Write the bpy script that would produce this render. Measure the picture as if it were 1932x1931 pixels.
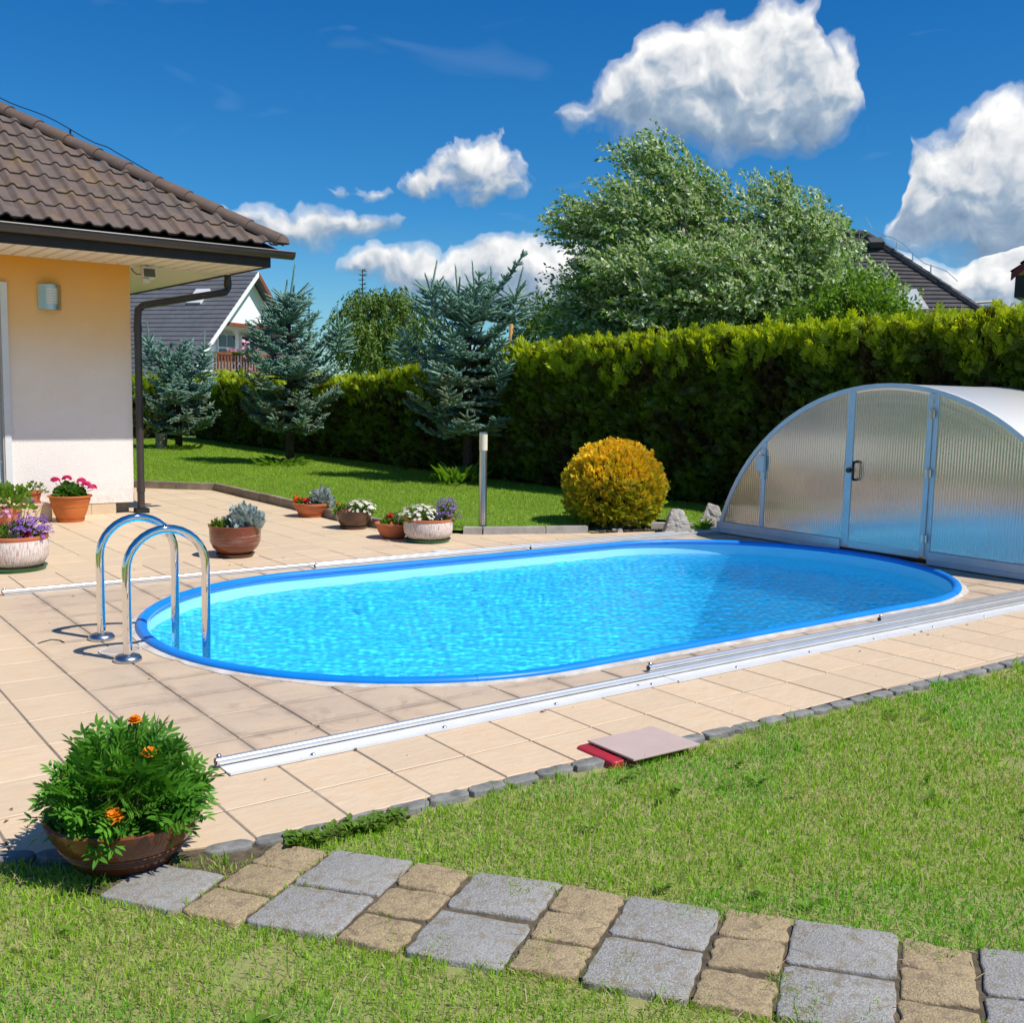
import bpy, bmesh, math, random
import numpy as np
from mathutils import Vector, Matrix
R = math.radians
random.seed(7)
rng = np.random.default_rng(7)
for o in list(bpy.data.objects): bpy.data.objects.remove(o)
scene = bpy.context.scene
col = scene.collection

# ------------------------------------------------------------------ camera
# world axes: x runs along the pool's length (to the right and away), y across it (to the left and away), z up, metres
YAW, PITCH, ROLL, CAMH = R(36.89), R(6.507), R(-1.2), 1.45
def heading(X, Y): return (X*math.cos(YAW)+Y*math.sin(YAW), -X*math.sin(YAW)+Y*math.cos(YAW))
def cam_axes():
    r = Vector((*heading(1, 0), 0)); h = Vector((*heading(0, 1), 0)); z = Vector((0, 0, 1))
    f = h*math.cos(PITCH)-z*math.sin(PITCH); u = h*math.sin(PITCH)+z*math.cos(PITCH)
    c, s = math.cos(ROLL), math.sin(ROLL)
    return r*c-u*s, r*s+u*c, f
CR, CU, CF = cam_axes()
cd = bpy.data.cameras.new('camera'); cam = bpy.data.objects.new('camera', cd); col.objects.link(cam)
cd.sensor_width = 36; cd.lens = 36*1979/1932; cd.clip_start = .05; cd.clip_end = 3000
m = Matrix((CR, CU, -CF)).transposed().to_4x4(); m.translation = (0, 0, CAMH); cam.matrix_world = m
scene.camera = cam
def in_view(P, margin=1.12):
    """which of the points P (n,3) lie in the wide field round the photograph's view"""
    d = P-np.array([0, 0, CAMH]); w = d@np.array(CF)
    a = d@np.array(CR)/np.maximum(w, 1e-6)*1979/966; b = d@np.array(CU)/np.maximum(w, 1e-6)*1979/966
    return (w > .1) & (abs(a) < margin) & (abs(b) < margin)

# ------------------------------------------------------------------ exposure, sun, sky
vs = scene.view_settings; vs.view_transform = 'Standard'; vs.look = 'None'; vs.exposure = 0.2; vs.gamma = 1; vs.use_curve_mapping = False
SUN_AZ, SUN_EL = R(28), R(55.5)     # azimuth measured from -y towards +x
SUN = Vector((math.sin(SUN_AZ)*math.cos(SUN_EL), -math.cos(SUN_AZ)*math.cos(SUN_EL), math.sin(SUN_EL)))
sl = bpy.data.lights.new('sun', 'SUN'); sl.energy = 4.9; sl.angle = R(.53); sl.color = (1, .94, .85)
sun = bpy.data.objects.new('sun', sl); col.objects.link(sun); sun.rotation_euler = (-SUN).to_track_quat('-Z', 'Y').to_euler()
sun.location = SUN*60
scene.cycles.max_bounces = 8; scene.cycles.diffuse_bounces = 3; scene.cycles.glossy_bounces = 4; scene.cycles.transparent_max_bounces = 16
scene.cycles.sample_clamp_indirect = 6.0

world = bpy.data.worlds.new('World'); scene.world = world; world.use_nodes = True
wn = world.node_tree; wn.nodes.clear(); wl = wn.links

def node(nt, t, **kw):
    n = nt.nodes.new(t)
    for k, v in kw.items():
        if k.startswith('i'):
            key = int(k[1:]) if k[1:].isdigit() else k[1:]
            n.inputs[key].default_value = v
        else: setattr(n, k, v)
    return n
def math_n(nt, op, a, b=None, c=None, clamp=False):
    n = nt.nodes.new('ShaderNodeMath'); n.operation = op; n.use_clamp = clamp
    for i, x in enumerate((a, b, c)):
        if x is None: continue
        if hasattr(x, 'is_linked') or hasattr(x, 'links'): nt.links.new(x, n.inputs[i])
        else: n.inputs[i].default_value = x
    return n.outputs[0]
def vmath(nt, op, a, b=None, scale=None):
    n = nt.nodes.new('ShaderNodeVectorMath'); n.operation = op
    for i, x in enumerate((a, b)):
        if x is None: continue
        if hasattr(x, 'links'): nt.links.new(x, n.inputs[i])
        else: n.inputs[i].default_value = x
    if scale is not None: n.inputs['Scale'].default_value = scale
    return n.outputs['Value'] if op in ('DISTANCE', 'LENGTH', 'DOT_PRODUCT') else n.outputs[0]
def mixc(nt, fac, a, b, blend='MIX'):
    n = nt.nodes.new('ShaderNodeMix'); n.data_type = 'RGBA'; n.blend_type = blend
    for s, x in ((n.inputs[0], fac), (n.inputs[6], a), (n.inputs[7], b)):
        if hasattr(x, 'links'): nt.links.new(x, s)
        elif isinstance(x, (int, float)): s.default_value = x
        else: s.default_value = (*x[:3], 1)
    return n.outputs[2]
def ramp(nt, fac, pts, interp='LINEAR'):
    n = nt.nodes.new('ShaderNodeValToRGB'); n.color_ramp.interpolation = interp
    e = n.color_ramp.elements
    while len(e) < len(pts): e.new(.5)
    for k, (p, c) in zip(e, pts):
        k.position = p; k.color = (c, c, c, 1) if isinstance(c, (int, float)) else (*c, 1)
    nt.links.new(fac, n.inputs[0]); return n.outputs[0]
def noise(nt, vec, scale, detail=4, rough=.55, dist=0, out=0):
    n = nt.nodes.new('ShaderNodeTexNoise'); n.inputs['Scale'].default_value = scale; n.inputs['Detail'].default_value = detail
    n.inputs['Roughness'].default_value = rough; n.inputs['Distortion'].default_value = dist
    if vec is not None: nt.links.new(vec, n.inputs['Vector'])
    return n.outputs[out]

# cumulus: each bank of clouds is a band of sky with a top and a base that vary with the compass direction (u, top, base, in the
# degrees right of the view heading and degrees above the horizon that SA gives for a direction in the view)
def SA(u, v):
    d = (Vector(CF)+Vector(CR)*((u-966)/1979)-Vector(CU)*((v-966)/1979)).normalized()
    h = Vector((*heading(1, 0), 0)); f = Vector((*heading(0, 1), 0))
    return math.degrees(math.atan2(d.dot(h), d.dot(f))), math.degrees(math.asin(d.z))
BANKS = [
 # (soft edge, detail amount, profile)
 (1.5, 1.0, [(1035,250,225),(1055,203,226),(1075,180,255),(1110,168,268),(1140,122,272),(1175,98,275),(1212,42,280),(1250,24,292),(1300,30,302),(1335,14,308),(1372,42,312),(1395,22,318),(1425,-10,322),(1460,-40,326),(1500,-45,318),(1540,-20,300),(1556,35,292),(1566,78,280),(1585,58,266),(1603,55,252),(1620,100,246),(1632,195,238),(1645,240,222),
              (1672,450,440),(1690,400,470),(1710,240,485),(1740,232,500),(1770,206,515),(1800,190,520),(1840,164,520),(1872,150,520),(1932,158,520),(2060,200,440),(2140,330,420)]),
 (.85, 1.0, [(408,410,392),(428,384,440),(470,378,470),(520,383,478),(560,396,481),(600,390,480),(650,384,470),(700,398,465),(742,405,450),(770,424,410)]),
 (.9, 1.0, [(560,520,500),(622,500,505),(640,484,525),(680,474,540),(720,460,550),(760,456,565),(790,453,575),(822,474,580),(860,456,590),(900,446,600),(950,440,610),(1000,438,620),(1050,445,640),(1200,455,660),(1560,500,680),(1650,500,650),(1680,458,620),(1720,464,640),(1760,480,650),(1800,492,660),(1850,470,670),(1932,440,690),(2100,450,700)]),
 (1.1, 2.3, [(600,372,355),(622,342,380),(680,332,384),(742,345,376),(752,318,372),(790,292,392),(860,248,392),(925,234,392),(985,256,384),(1010,300,380),(1068,334,376),(1090,372,352)]),
]
tc = wn.nodes.new('ShaderNodeTexCoord'); D0 = tc.outputs['Generated']
warp = vmath(wn, 'SUBTRACT', noise(wn, D0, 18, 3, .55, out=1), (.5, .5, .5))
DW = vmath(wn, 'ADD', D0, vmath(wn, 'SCALE', warp, scale=.046))
hx, hy = heading(1, 0), heading(0, 1)
az = math_n(wn, 'ARCTAN2', vmath(wn, 'DOT_PRODUCT', DW, (*hx, 0)), vmath(wn, 'DOT_PRODUCT', DW, (*hy, 0)))
sep = wn.nodes.new('ShaderNodeSeparateXYZ'); wl.new(DW, sep.inputs[0])
el = math_n(wn, 'MULTIPLY', math_n(wn, 'ARCSINE', math_n(wn, 'MINIMUM', sep.outputs[2], .999)), 180/math.pi)
azn = math_n(wn, 'DIVIDE', math_n(wn, 'PINGPONG', math_n(wn, 'ADD', math_n(wn, 'MULTIPLY', az, 180/math.pi), 30+120), 60), 60)
def lut(pairs):
    """pairs of (0..1, degrees): a curve over compass direction, degrees/30"""
    n = wn.nodes.new('ShaderNodeFloatCurve'); c = n.mapping.curves[0]; n.mapping.use_clip = False
    pairs = sorted(pairs)
    while len(c.points) < len(pairs): c.points.new(.5, .5)
    for p, (x, y) in zip(c.points, pairs): p.location = (x, y/30); p.handle_type = 'VECTOR'
    n.mapping.update(); wl.new(azn, n.inputs['Value']); return math_n(wn, 'MULTIPLY', n.outputs[0], 30)
relief = noise(wn, DW, 24, 5, .52)
relief2 = noise(wn, vmath(wn, 'ADD', DW, tuple((Vector(CR)*.5+Vector((0, 0, 1))*.85)*R(.75))), 24, 3, .52)
fine = math_n(wn, 'MULTIPLY_ADD', relief, 2.6, -1.3)
dens = None; height = None
for soft, amt, prof in BANKS:   # the thin broken bank has much detail and little body
    tp, bp = [], []
    for u, vt, vb in prof:
        a0, e0 = SA(u, vt); a1, e1 = SA(u, vb); x = ((a0+a1)/2+30)/60
        if 0 < x < 1: tp.append((x, e0)); bp.append((x, e1))
    first, last = tp[0], tp[-1]
    f0, f1 = bp[0], bp[-1]
    def closing(x, t, b): return (x, (t+b)/2-2.5), (x, (t+b)/2+2.5)
    ends = []
    if first[0] > .03: ends += [closing(max(0, first[0]-.03), first[1], f0[1]), closing(0, first[1], f0[1])]
    if last[0] < .97: ends += [closing(min(1, last[0]+.03), last[1], f1[1]), closing(1, last[1], f1[1])]
    tp += [e[0] for e in ends]; bp += [e[1] for e in ends]
    T = lut(tp); Bs = lut(bp)
    up = math_n(wn, 'SUBTRACT', T, el); dn = math_n(wn, 'SUBTRACT', el, Bs)
    k = math_n(wn, 'MINIMUM', math_n(wn, 'DIVIDE', up, soft), math_n(wn, 'DIVIDE', dn, soft*1.3))
    k = math_n(wn, 'ADD', math_n(wn, 'MINIMUM', math_n(wn, 'ADD', k, -.46 if amt > 2 else 0), 1.3 if amt < 2 else .5), math_n(wn, 'MULTIPLY', fine, amt*.66))
    hgt = math_n(wn, 'DIVIDE', dn, math_n(wn, 'MAXIMUM', math_n(wn, 'ADD', up, dn), .4))
    if dens is None: dens, height = k, hgt
    else:
        sel = math_n(wn, 'GREATER_THAN', k, dens); mf = wn.nodes.new('ShaderNodeMix'); wl.new(sel, mf.inputs[0]); wl.new(height, mf.inputs[2]); wl.new(hgt, mf.inputs[3]); height = mf.outputs[0]
        dens = math_n(wn, 'MAXIMUM', dens, k)
sky = wn.nodes.new('ShaderNodeTexSky'); sky.sky_type = 'NISHITA'; sky.sun_disc = False
sky.sun_elevation = SUN_EL; sky.sun_rotation = math.atan2(SUN.x, SUN.y); sky.air_density = 1.0; sky.dust_density = .2; sky.ozone_density = 1.6
sz = wn.nodes.new('ShaderNodeSeparateXYZ'); wl.new(D0, sz.inputs[0])
tintc = ramp(wn, sz.outputs[2], [(.02, (.50, .82, 1.0)), (.16, (.16, .59, .96)), (.38, (.05, .50, .95))])
skyb = mixc(wn, 1.0, sky.outputs[0], tintc, 'MULTIPLY')
mask = ramp(wn, math_n(wn, 'MULTIPLY', dens, .5), [(.01, 0), (.14, .34), (.40, 1)], 'EASE')
rel = math_n(wn, 'SUBTRACT', relief, relief2)
lit = math_n(wn, 'ADD', math_n(wn, 'MULTIPLY_ADD', rel, 1.6, .0), math_n(wn, 'MULTIPLY', height, .95), clamp=True)
ccol = ramp(wn, lit, [(.06, (1.7, 2.6, 3.9)), (.36, (3.0, 3.9, 5.0)), (.60, (6.1, 6.4, 6.8)), (.90, (8.9, 8.9, 8.8))])
# thin high streaks
wisp = ramp(wn, noise(wn, vmath(wn, 'MULTIPLY', D0, (1, 1, 3.4)), 5.5, 3, .62, .6), [(.60, 0), (.82, .16)])
skyc = mixc(wn, wisp, skyb, (5.5, 6.6, 8.0))
fin = mixc(wn, mask, skyc, ccol)
bg = wn.nodes.new('ShaderNodeBackground'); bg.inputs['Strength'].default_value = .1; wl.new(fin, bg.inputs['Color'])
wo = wn.nodes.new('ShaderNodeOutputWorld'); wl.new(bg.outputs[0], wo.inputs[0])
try: world.cycles.sampling_method = 'NONE'
except Exception: pass

# ------------------------------------------------------------------ mesh helpers
def np_mesh(name, V, faces, cols=None, smooth=False):
    V = np.ascontiguousarray(V, dtype=np.float32); me = bpy.data.meshes.new(name)
    faces = [np.asarray(f, dtype=np.int32) for f in faces if len(f)]
    loops = np.concatenate([f.ravel() for f in faces]); tot = np.concatenate([np.full(len(f), f.shape[1], np.int32) for f in faces])
    start = np.concatenate([[0], np.cumsum(tot)[:-1]]).astype(np.int32)
    me.vertices.add(len(V)); me.vertices.foreach_set('co', V.ravel())
    me.loops.add(len(loops)); me.loops.foreach_set('vertex_index', loops)
    me.polygons.add(len(tot)); me.polygons.foreach_set('loop_start', start)
    me.update(calc_edges=True)
    if cols is not None:
        a = me.color_attributes.new('Col', 'FLOAT_COLOR', 'POINT'); c = np.ones((len(V), 4), np.float32); c[:, :3] = cols
        a.data.foreach_set('color', c.ravel())
    if smooth: me.polygons.foreach_set('use_smooth', np.ones(len(tot), bool))
    return me
class MB:
    """collects shapes for one mesh"""
    def __init__(s): s.v = []; s.f = []
    def add(s, vs, fs):
        o = len(s.v); s.v += [tuple(x) for x in vs]; s.f += [tuple(i+o for i in f) for f in fs]; return s
    def box(s, x0, x1, y0, y1, z0, z1):
        return s.add([(x0,y0,z0),(x1,y0,z0),(x1,y1,z0),(x0,y1,z0),(x0,y0,z1),(x1,y0,z1),(x1,y1,z1),(x0,y1,z1)],
                     [(0,3,2,1),(4,5,6,7),(0,1,5,4),(1,2,6,5),(2,3,7,6),(3,0,4,7)])
    def obox(s, c, ax, ay, az):
        c, ax, ay, az = map(Vector, (c, ax, ay, az))
        vs = [c+ax*i+ay*j+az*k for k in (-1, 1) for i, j in ((-1,-1),(1,-1),(1,1),(-1,1))]
        return s.add(vs, [(0,3,2,1),(4,5,6,7),(0,1,5,4),(1,2,6,5),(2,3,7,6),(3,0,4,7)])
    def slab(s, poly, z0, z1, bev=.004, steps=1):
        n = len(poly); c = np.mean(np.array(poly), axis=0); rings = [[(x, y, z0) for x, y in poly]]
        for k in range(steps+1):
            t = k/steps; ins = bev*(1-math.cos(t*math.pi/2)); h = z1-bev+bev*math.sin(t*math.pi/2)
            ring = []
            for x, y in poly:
                d = Vector((c[0]-x, c[1]-y)); d = d.normalized() if d.length > 1e-6 else d
                ring.append((x+d.x*ins*1.3, y+d.y*ins*1.3, h))
            rings.append(ring)
        vs = [p for r in rings for p in r]; fs = []
        for k in range(len(rings)-1):
            for i in range(n):
                j = (i+1) % n; fs.append((k*n+i, k*n+j, (k+1)*n+j, (k+1)*n+i))
        fs.append(tuple((len(rings)-1)*n+i for i in range(n)))
        return s.add(vs, fs)
    def tube(s, path, r, seg=10, cap=True, up=None):
        path = [Vector(p) for p in path]; n = len(path); rs = r if isinstance(r, (list, tuple)) else [r]*n; vs = []; fs = []
        t0 = (path[1]-path[0]).normalized(); a = Vector((0, 0, 1)) if abs(t0.z) < .9 else Vector((1, 0, 0)); u = t0.cross(a).normalized()
        for i, p in enumerate(path):
            t = (path[min(i+1, n-1)]-path[max(i-1, 0)]).normalized(); u = (u-t*u.dot(t)).normalized(); w = t.cross(u)
            for k in range(seg):
                th = 2*math.pi*k/seg; vs.append(p+(u*math.cos(th)+w*math.sin(th))*rs[i])
        for i in range(n-1):
            for k in range(seg):
                l = (k+1) % seg; fs.append((i*seg+k, i*seg+l, (i+1)*seg+l, (i+1)*seg+k))
        if cap: fs += [tuple(range(seg))[::-1], tuple((n-1)*seg+k for k in range(seg))]
        return s.add(vs, fs)
    def lathe(s, prof, c=(0, 0, 0), seg=40, wob=None):
        vs = []; fs = []; n = len(prof)
        for k in range(seg):
            th = 2*math.pi*k/seg
            for r, z in prof:
                rr = r*(1+(wob(th, z) if wob else 0)); vs.append((c[0]+rr*math.cos(th), c[1]+rr*math.sin(th), c[2]+z))
        for k in range(seg):
            l = (k+1) % seg
            for i in range(n-1): fs.append((k*n+i, l*n+i, l*n+i+1, k*n+i+1))
        return s.add(vs, fs)
    def mesh(s, name, smooth=False, origin=None, auto=None):
        o = Vector(origin) if origin is not None else Vector((0, 0, 0))
        me = bpy.data.meshes.new(name); me.from_pydata([Vector(v)-o for v in s.v], [], s.f); me.update()
        if smooth: me.polygons.foreach_set('use_smooth', np.ones(len(me.polygons), bool))
        if auto is not None:
            bm = bmesh.new(); bm.from_mesh(me)
            for e in bm.edges:
                if len(e.link_faces) == 2 and e.calc_face_angle(0) > auto: e.smooth = False
            for f in bm.faces: f.smooth = True
            bm.to_mesh(me); bm.free()
        return me
def link(name, me, mat, parent=None, loc=(0, 0, 0), kind=None, label=None, cat=None, group=None):
    o = bpy.data.objects.new(name, me); col.objects.link(o)
    if me is not None and mat is not None:
        if not me.materials: me.materials.append(mat)
        elif me.materials[0] != mat: o.material_slots[0].link = 'OBJECT'; o.material_slots[0].material = mat
    o.location = loc
    if parent: o.parent = parent
    if kind: o['kind'] = kind
    if label: o['label'] = label
    if cat: o['category'] = cat
    if group: o['group'] = group
    return o
def thing(name, label, cat, loc, group=None): return link(name, None, None, None, loc, None, label, cat, group)
def wloc(p):
    v = Vector((0, 0, 0))
    while p: v += p.location; p = p.parent
    return v
def part(name, mb, mat, parent, smooth=False, auto=None, kind=None, label=None):
    """mb is given in world coordinates; parents are only ever translated"""
    me = mb.mesh(name, smooth, wloc(parent), auto) if isinstance(mb, MB) else mb
    return link(name, me, mat, parent, kind=kind, label=label)
def npart(name, V, F, mat, parent, cols=None, smooth=False, kind=None, label=None):
    return link(name, np_mesh(name, np.asarray(V)-np.array(wloc(parent)), F, cols, smooth), mat, parent, kind=kind, label=label)

# ------------------------------------------------------------------ materials
def new_mat(name):
    m = bpy.data.materials.new(name); m.use_nodes = True; nt = m.node_tree; b = nt.nodes['Principled BSDF']; return m, nt, b
def obj_coord(nt, world=False):
    if world: return nt.nodes.new('ShaderNodeNewGeometry').outputs['Position']
    return nt.nodes.new('ShaderNodeTexCoord').outputs['Object']
def bump(nt, b, h, strength=.3, dist=.01):
    n = nt.nodes.new('ShaderNodeBump'); n.inputs['Strength'].default_value = strength; n.inputs['Distance'].default_value = dist
    nt.links.new(h, n.inputs['Height']); nt.links.new(n.outputs[0], b.inputs['Normal'])
def plain(name, c, rough=.5, metal=0, var=.12, scale=8, bmp=.15, bscale=60, spec=.5, c2=None, world=True, detail=5):
    m, nt, b = new_mat(name); v = obj_coord(nt, world)
    c2 = c2 or tuple(x*(1-var*2) for x in c)
    nt.links.new(mixc(nt, ramp(nt, noise(nt, v, scale, detail, .6), [(.3, 0), (.7, 1)]), c, c2), b.inputs['Base Color'])
    b.inputs['Roughness'].default_value = rough; b.inputs['Metallic'].default_value = metal; b.inputs['Specular IOR Level'].default_value = spec
    if bmp: bump(nt, b, noise(nt, v, bscale, 4), bmp, .004)
    return m
def leaf_mat(name, c1, c2, trans=.3, tcol=None, rough=.45, back=None, attr=False, patch=None, spec=.35):
    """leaf colour varies from leaf to leaf (mesh island) between c1 and c2; back = colour of the leaf's underside"""
    m, nt, b = new_mat(name)
    geo = nt.nodes.new('ShaderNodeNewGeometry')
    if attr:
        a = nt.nodes.new('ShaderNodeVertexColor'); a.layer_name = 'Col'; cc = a.outputs[0]
    else: cc = mixc(nt, geo.outputs['Random Per Island'], c1, c2)
    if patch:
        cc = mixc(nt, ramp(nt, noise(nt, geo.outputs['Position'], patch[1], 3), [(.42, 0), (.62, 1)]), cc, patch[0])
    if back: cc = mixc(nt, geo.outputs['Backfacing'], cc, back)
    nt.links.new(cc, b.inputs['Base Color']); b.inputs['Roughness'].default_value = rough; b.inputs['Specular IOR Level'].default_value = spec
    if trans:
        t = nt.nodes.new('ShaderNodeBsdfTranslucent'); tm = mixc(nt, 1.0, cc, tcol or (1.3, 1.35, .7), 'MULTIPLY'); nt.links.new(tm, t.inputs[0])
        mx = nt.nodes.new('ShaderNodeMixShader'); mx.inputs[0].default_value = trans
        nt.links.new(b.outputs[0], mx.inputs[1]); nt.links.new(t.outputs[0], mx.inputs[2])
        nt.links.new(mx.outputs[0], nt.nodes['Material Output'].inputs[0])
    return m

def tile_material(name, base, dark, stain):
    m, nt, b = new_mat(name); pos = obj_coord(nt, True)
    oi = nt.nodes.new('ShaderNodeObjectInfo')
    off = nt.nodes.new('ShaderNodeVectorMath'); off.operation = 'SCALE'; off.inputs[0].default_value = (7.3, 3.1, 0); nt.links.new(oi.outputs['Random'], off.inputs['Scale'])
    shifted = vmath(nt, 'ADD', pos, off.outputs[0])
    streak = noise(nt, vmath(nt, 'MULTIPLY', shifted, (3.2, 16, 1)), 2.2, 6, .62, .7)
    c = mixc(nt, ramp(nt, streak, [(.36, 0), (.66, 1)]), base, dark)
    blot = noise(nt, shifted, 5.5, 4, .6, .5)
    c = mixc(nt, ramp(nt, blot, [(.5, 0), (.75, .5)]), c, (base[0]*1.02, base[1]*.88, base[2]*.72))
    c = mixc(nt, math_n(nt, 'MULTIPLY', oi.outputs['Random'], .55), c, tuple(x*.80 for x in base))
    if stain:
        sx = nt.nodes.new('ShaderNodeSeparateXYZ'); nt.links.new(pos, sx.inputs[0])
        my = math_n(nt, 'MULTIPLY', ramp(nt, math_n(nt, 'DIVIDE', sx.outputs[1], 10.), [(.374, 0), (.392, 1), (.755, 1), (.775, .0)]), ramp(nt, math_n(nt, 'DIVIDE', sx.outputs[0], 10.), [(.118, 0), (.150, 1)]))
        n1 = ramp(nt, noise(nt, pos, 1.7, 6, .65, .6), [(.34, .25), (.66, 1)])
        f = math_n(nt, 'MULTIPLY', math_n(nt, 'MULTIPLY', my, n1), .62)
        c = mixc(nt, f, c, (.40, .315, .25))
        n2 = ramp(nt, noise(nt, pos, 3.1, 6, .7, 1.0), [(.58, 0), (.74, .8)])
        c = mixc(nt, math_n(nt, 'MULTIPLY', n2, my), c, (.30, .225, .165))
        # dirt that gathers along the joints of these older tiles
        tcn = nt.nodes.new('ShaderNodeTexCoord'); so = nt.nodes.new('ShaderNodeSeparateXYZ'); nt.links.new(tcn.outputs['Object'], so.inputs[0])
        ex = math_n(nt, 'MAXIMUM', math_n(nt, 'DIVIDE', math_n(nt, 'ABSOLUTE', so.outputs[0]), .166), math_n(nt, 'DIVIDE', math_n(nt, 'ABSOLUTE', so.outputs[1]), .1725))
        ef = math_n(nt, 'MULTIPLY', ramp(nt, ex, [(.74, 0), (1.0, .75)]), math_n(nt, 'MULTIPLY', my, ramp(nt, noise(nt, pos, 4.3, 4, .6), [(.35, .1), (.65, 1)])))
        c = mixc(nt, ef, c, (.20, .15, .115))
    nt.links.new(c, b.inputs['Base Color'])
    b.inputs['Roughness'].default_value = .55; b.inputs['Specular IOR Level'].default_value = .35
    wav = noise(nt, vmath(nt, 'MULTIPLY', shifted, (1, 2.2, 1)), 9, 6, .6, 1.2)
    bump(nt, b, wav, .35, .012)
    return m
M = {}
M['tile'] = tile_material('glazed_beige_tile', (.665, .52, .365), (.60, .45, .295), True)
M['patio_tile'] = tile_material('beige_patio_tile', (.665, .53, .365), (.61, .465, .30), False)
M['grout'] = plain('grey_grout', (.26, .225, .18), .9, var=.25, scale=5)
M['soil'] = plain('lawn_soil', (.20, .24, .065), .95, var=.3, scale=7, bmp=.6, bscale=90, c2=(.27, .25, .11))
M['lawn_far'] = plain('turf_ground', (.14, .23, .03), .95, var=.3, scale=3, bmp=.8, bscale=120, c2=(.11, .19, .025))
M['kerb'] = plain('weathered_concrete', (.31, .255, .20), .9, var=.25, scale=6, bmp=.5, bscale=120)
M['kerb_light'] = plain('pale_concrete', (.42, .40, .37), .9, var=.2, scale=6, bmp=.5, bscale=120)
M['edging'] = plain('blue_grey_stone', (.27, .27, .26), .85, var=.3, scale=14, bmp=.6, bscale=70)
def paver_mat(name, a, b2, speck):
    m, nt, b = new_mat(name); pos = obj_coord(nt, True); oi = nt.nodes.new('ShaderNodeObjectInfo')
    c = mixc(nt, ramp(nt, noise(nt, pos, 9, 5, .65), [(.35, 0), (.65, 1)]), a, b2)
    c = mixc(nt, ramp(nt, noise(nt, pos, 170, 3, .7), [(.40, .75), (.55, 0)]), c, tuple(x*.45 for x in a))
    c = mixc(nt, ramp(nt, noise(nt, pos, 260, 2, .6), [(.62, 0), (.70, .8)]), c, tuple(min(.8, x*1.9) for x in a))
    c = mixc(nt, ramp(nt, noise(nt, pos, 26, 6, .75, .5), [(.50, 0), (.60, .85)]), c, speck)
    c = mixc(nt, math_n(nt, 'MULTIPLY', oi.outputs['Random'], .25), c, tuple(x*.75 for x in a))
    nt.links.new(c, b.inputs['Base Color']); b.inputs['Roughness'].default_value = .95
    h = math_n(nt, 'ADD', noise(nt, pos, 150, 3, .7), math_n(nt, 'MULTIPLY', noise(nt, pos, 35, 3), .8)); bump(nt, b, h, .9, .006)
    return m
M['paver_grey'] = paver_mat('grey_concrete_paver', (.37, .365, .35), (.32, .315, .30), (.23, .19, .13))
M['paver_tan'] = paver_mat('tan_concrete_paver', (.44, .34, .20), (.37, .28, .155), (.20, .15, .10))
M['rim'] = plain('blue_plastic_rim', (.006, .235, .76), .38, var=.10, scale=3, bmp=.06, spec=.3)
def liner_mat(name):
    m, nt, b = new_mat(name); pos = obj_coord(nt, True)
    nt.links.new(mixc(nt, ramp(nt, noise(nt, vmath(nt, 'MULTIPLY', pos, (1, 1, 14)), 1.6, 4), [(.4, 0), (.7, 1)]), (.33, .74, .92), (.28, .69, .90)), b.inputs['Base Color'])
    b.inputs['Roughness'].default_value = .35; b.inputs['Specular IOR Level'].default_value = .3
    return m
M['liner'] = liner_mat('light_blue_liner')
M['mortar'] = plain('white_mortar', (.62, .60, .56), .9, var=.3, scale=9, bmp=.6, bscale=60, c2=(.38, .34, .28))
M['alu'] = plain('white_aluminium', (.66, .67, .68), .32, metal=.0, var=.05, bmp=.05)
M['alu_tube'] = plain('brushed_aluminium', (.78, .78, .77), .30, metal=.75, var=.06, bmp=.04)
M['steel'] = plain('polished_steel', (.82, .81, .79), .045, metal=1, var=.02, bmp=0)
M['steel_brushed'] = plain('brushed_steel', (.55, .55, .54), .28, metal=1, var=.05, bmp=.05)
M['dark_metal'] = plain('dark_brown_metal', (.060, .048, .044), .38, var=.15, scale=5, bmp=.04)
M['black'] = plain('black_plastic', (.012, .012, .014), .35, var=.1, bmp=.03)
M['brown_wood'] = plain('dark_brown_board', (.028, .020, .020), .6, var=.2, bmp=.2)
M['soffit'] = plain('cream_soffit', (.82, .73, .64), .55, var=.04, bmp=.02)
M['terracotta'] = plain('terracotta_clay', (.56, .165, .065), .75, var=.14, scale=9, bmp=.2)
M['terra_orange'] = plain('orange_terracotta', (.62, .17, .035), .6, var=.10, scale=6, bmp=.1)
M['green_plastic'] = plain('green_plastic', (.03, .16, .07), .35, var=.1, bmp=.03)
M['brown_glaze'] = plain('brown_glaze', (.23, .07, .028), .12, var=.25, scale=6, bmp=.06, bscale=25)
M['dark_glaze'] = plain('dark_brown_glaze', (.13, .062, .038), .3, var=.25, scale=6, bmp=.2, bscale=40)
M['potsoil'] = plain('potting_soil', (.035, .024, .016), .95, var=.3, scale=40, bmp=.8, bscale=90)
M['rock'] = plain('pale_limestone', (.48, .44, .39), .9, var=.22, scale=7, bmp=1.0, bscale=18)
M['gravel'] = plain('dark_gravel', (.16, .13, .11), .95, var=.4, scale=40, bmp=.8)
M['red_plastic'] = plain('red_plastic', (.42, .022, .035), .4, var=.12, bmp=.05)
M['pink_lid'] = plain('pale_pink_board', (.50, .385, .35), .6, var=.05, bmp=.1, bscale=200)
M['white_plastic'] = plain('white_plastic', (.72, .72, .70), .4, var=.06, bmp=.03)
M['grey_plastic'] = plain('grey_plastic', (.40, .37, .35), .55, var=.06, bmp=.05)
M['frame_white'] = plain('white_upvc', (.66, .68, .70), .35, var=.04, bmp=.02)
M['bark'] = plain('tree_bark', (.085, .060, .045), .95, var=.35, scale=14, bmp=1, bscale=30)
M['bark_grey'] = plain('grey_green_bark', (.16, .15, .11), .9, var=.3, scale=14, bmp=1, bscale=30)
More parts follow.
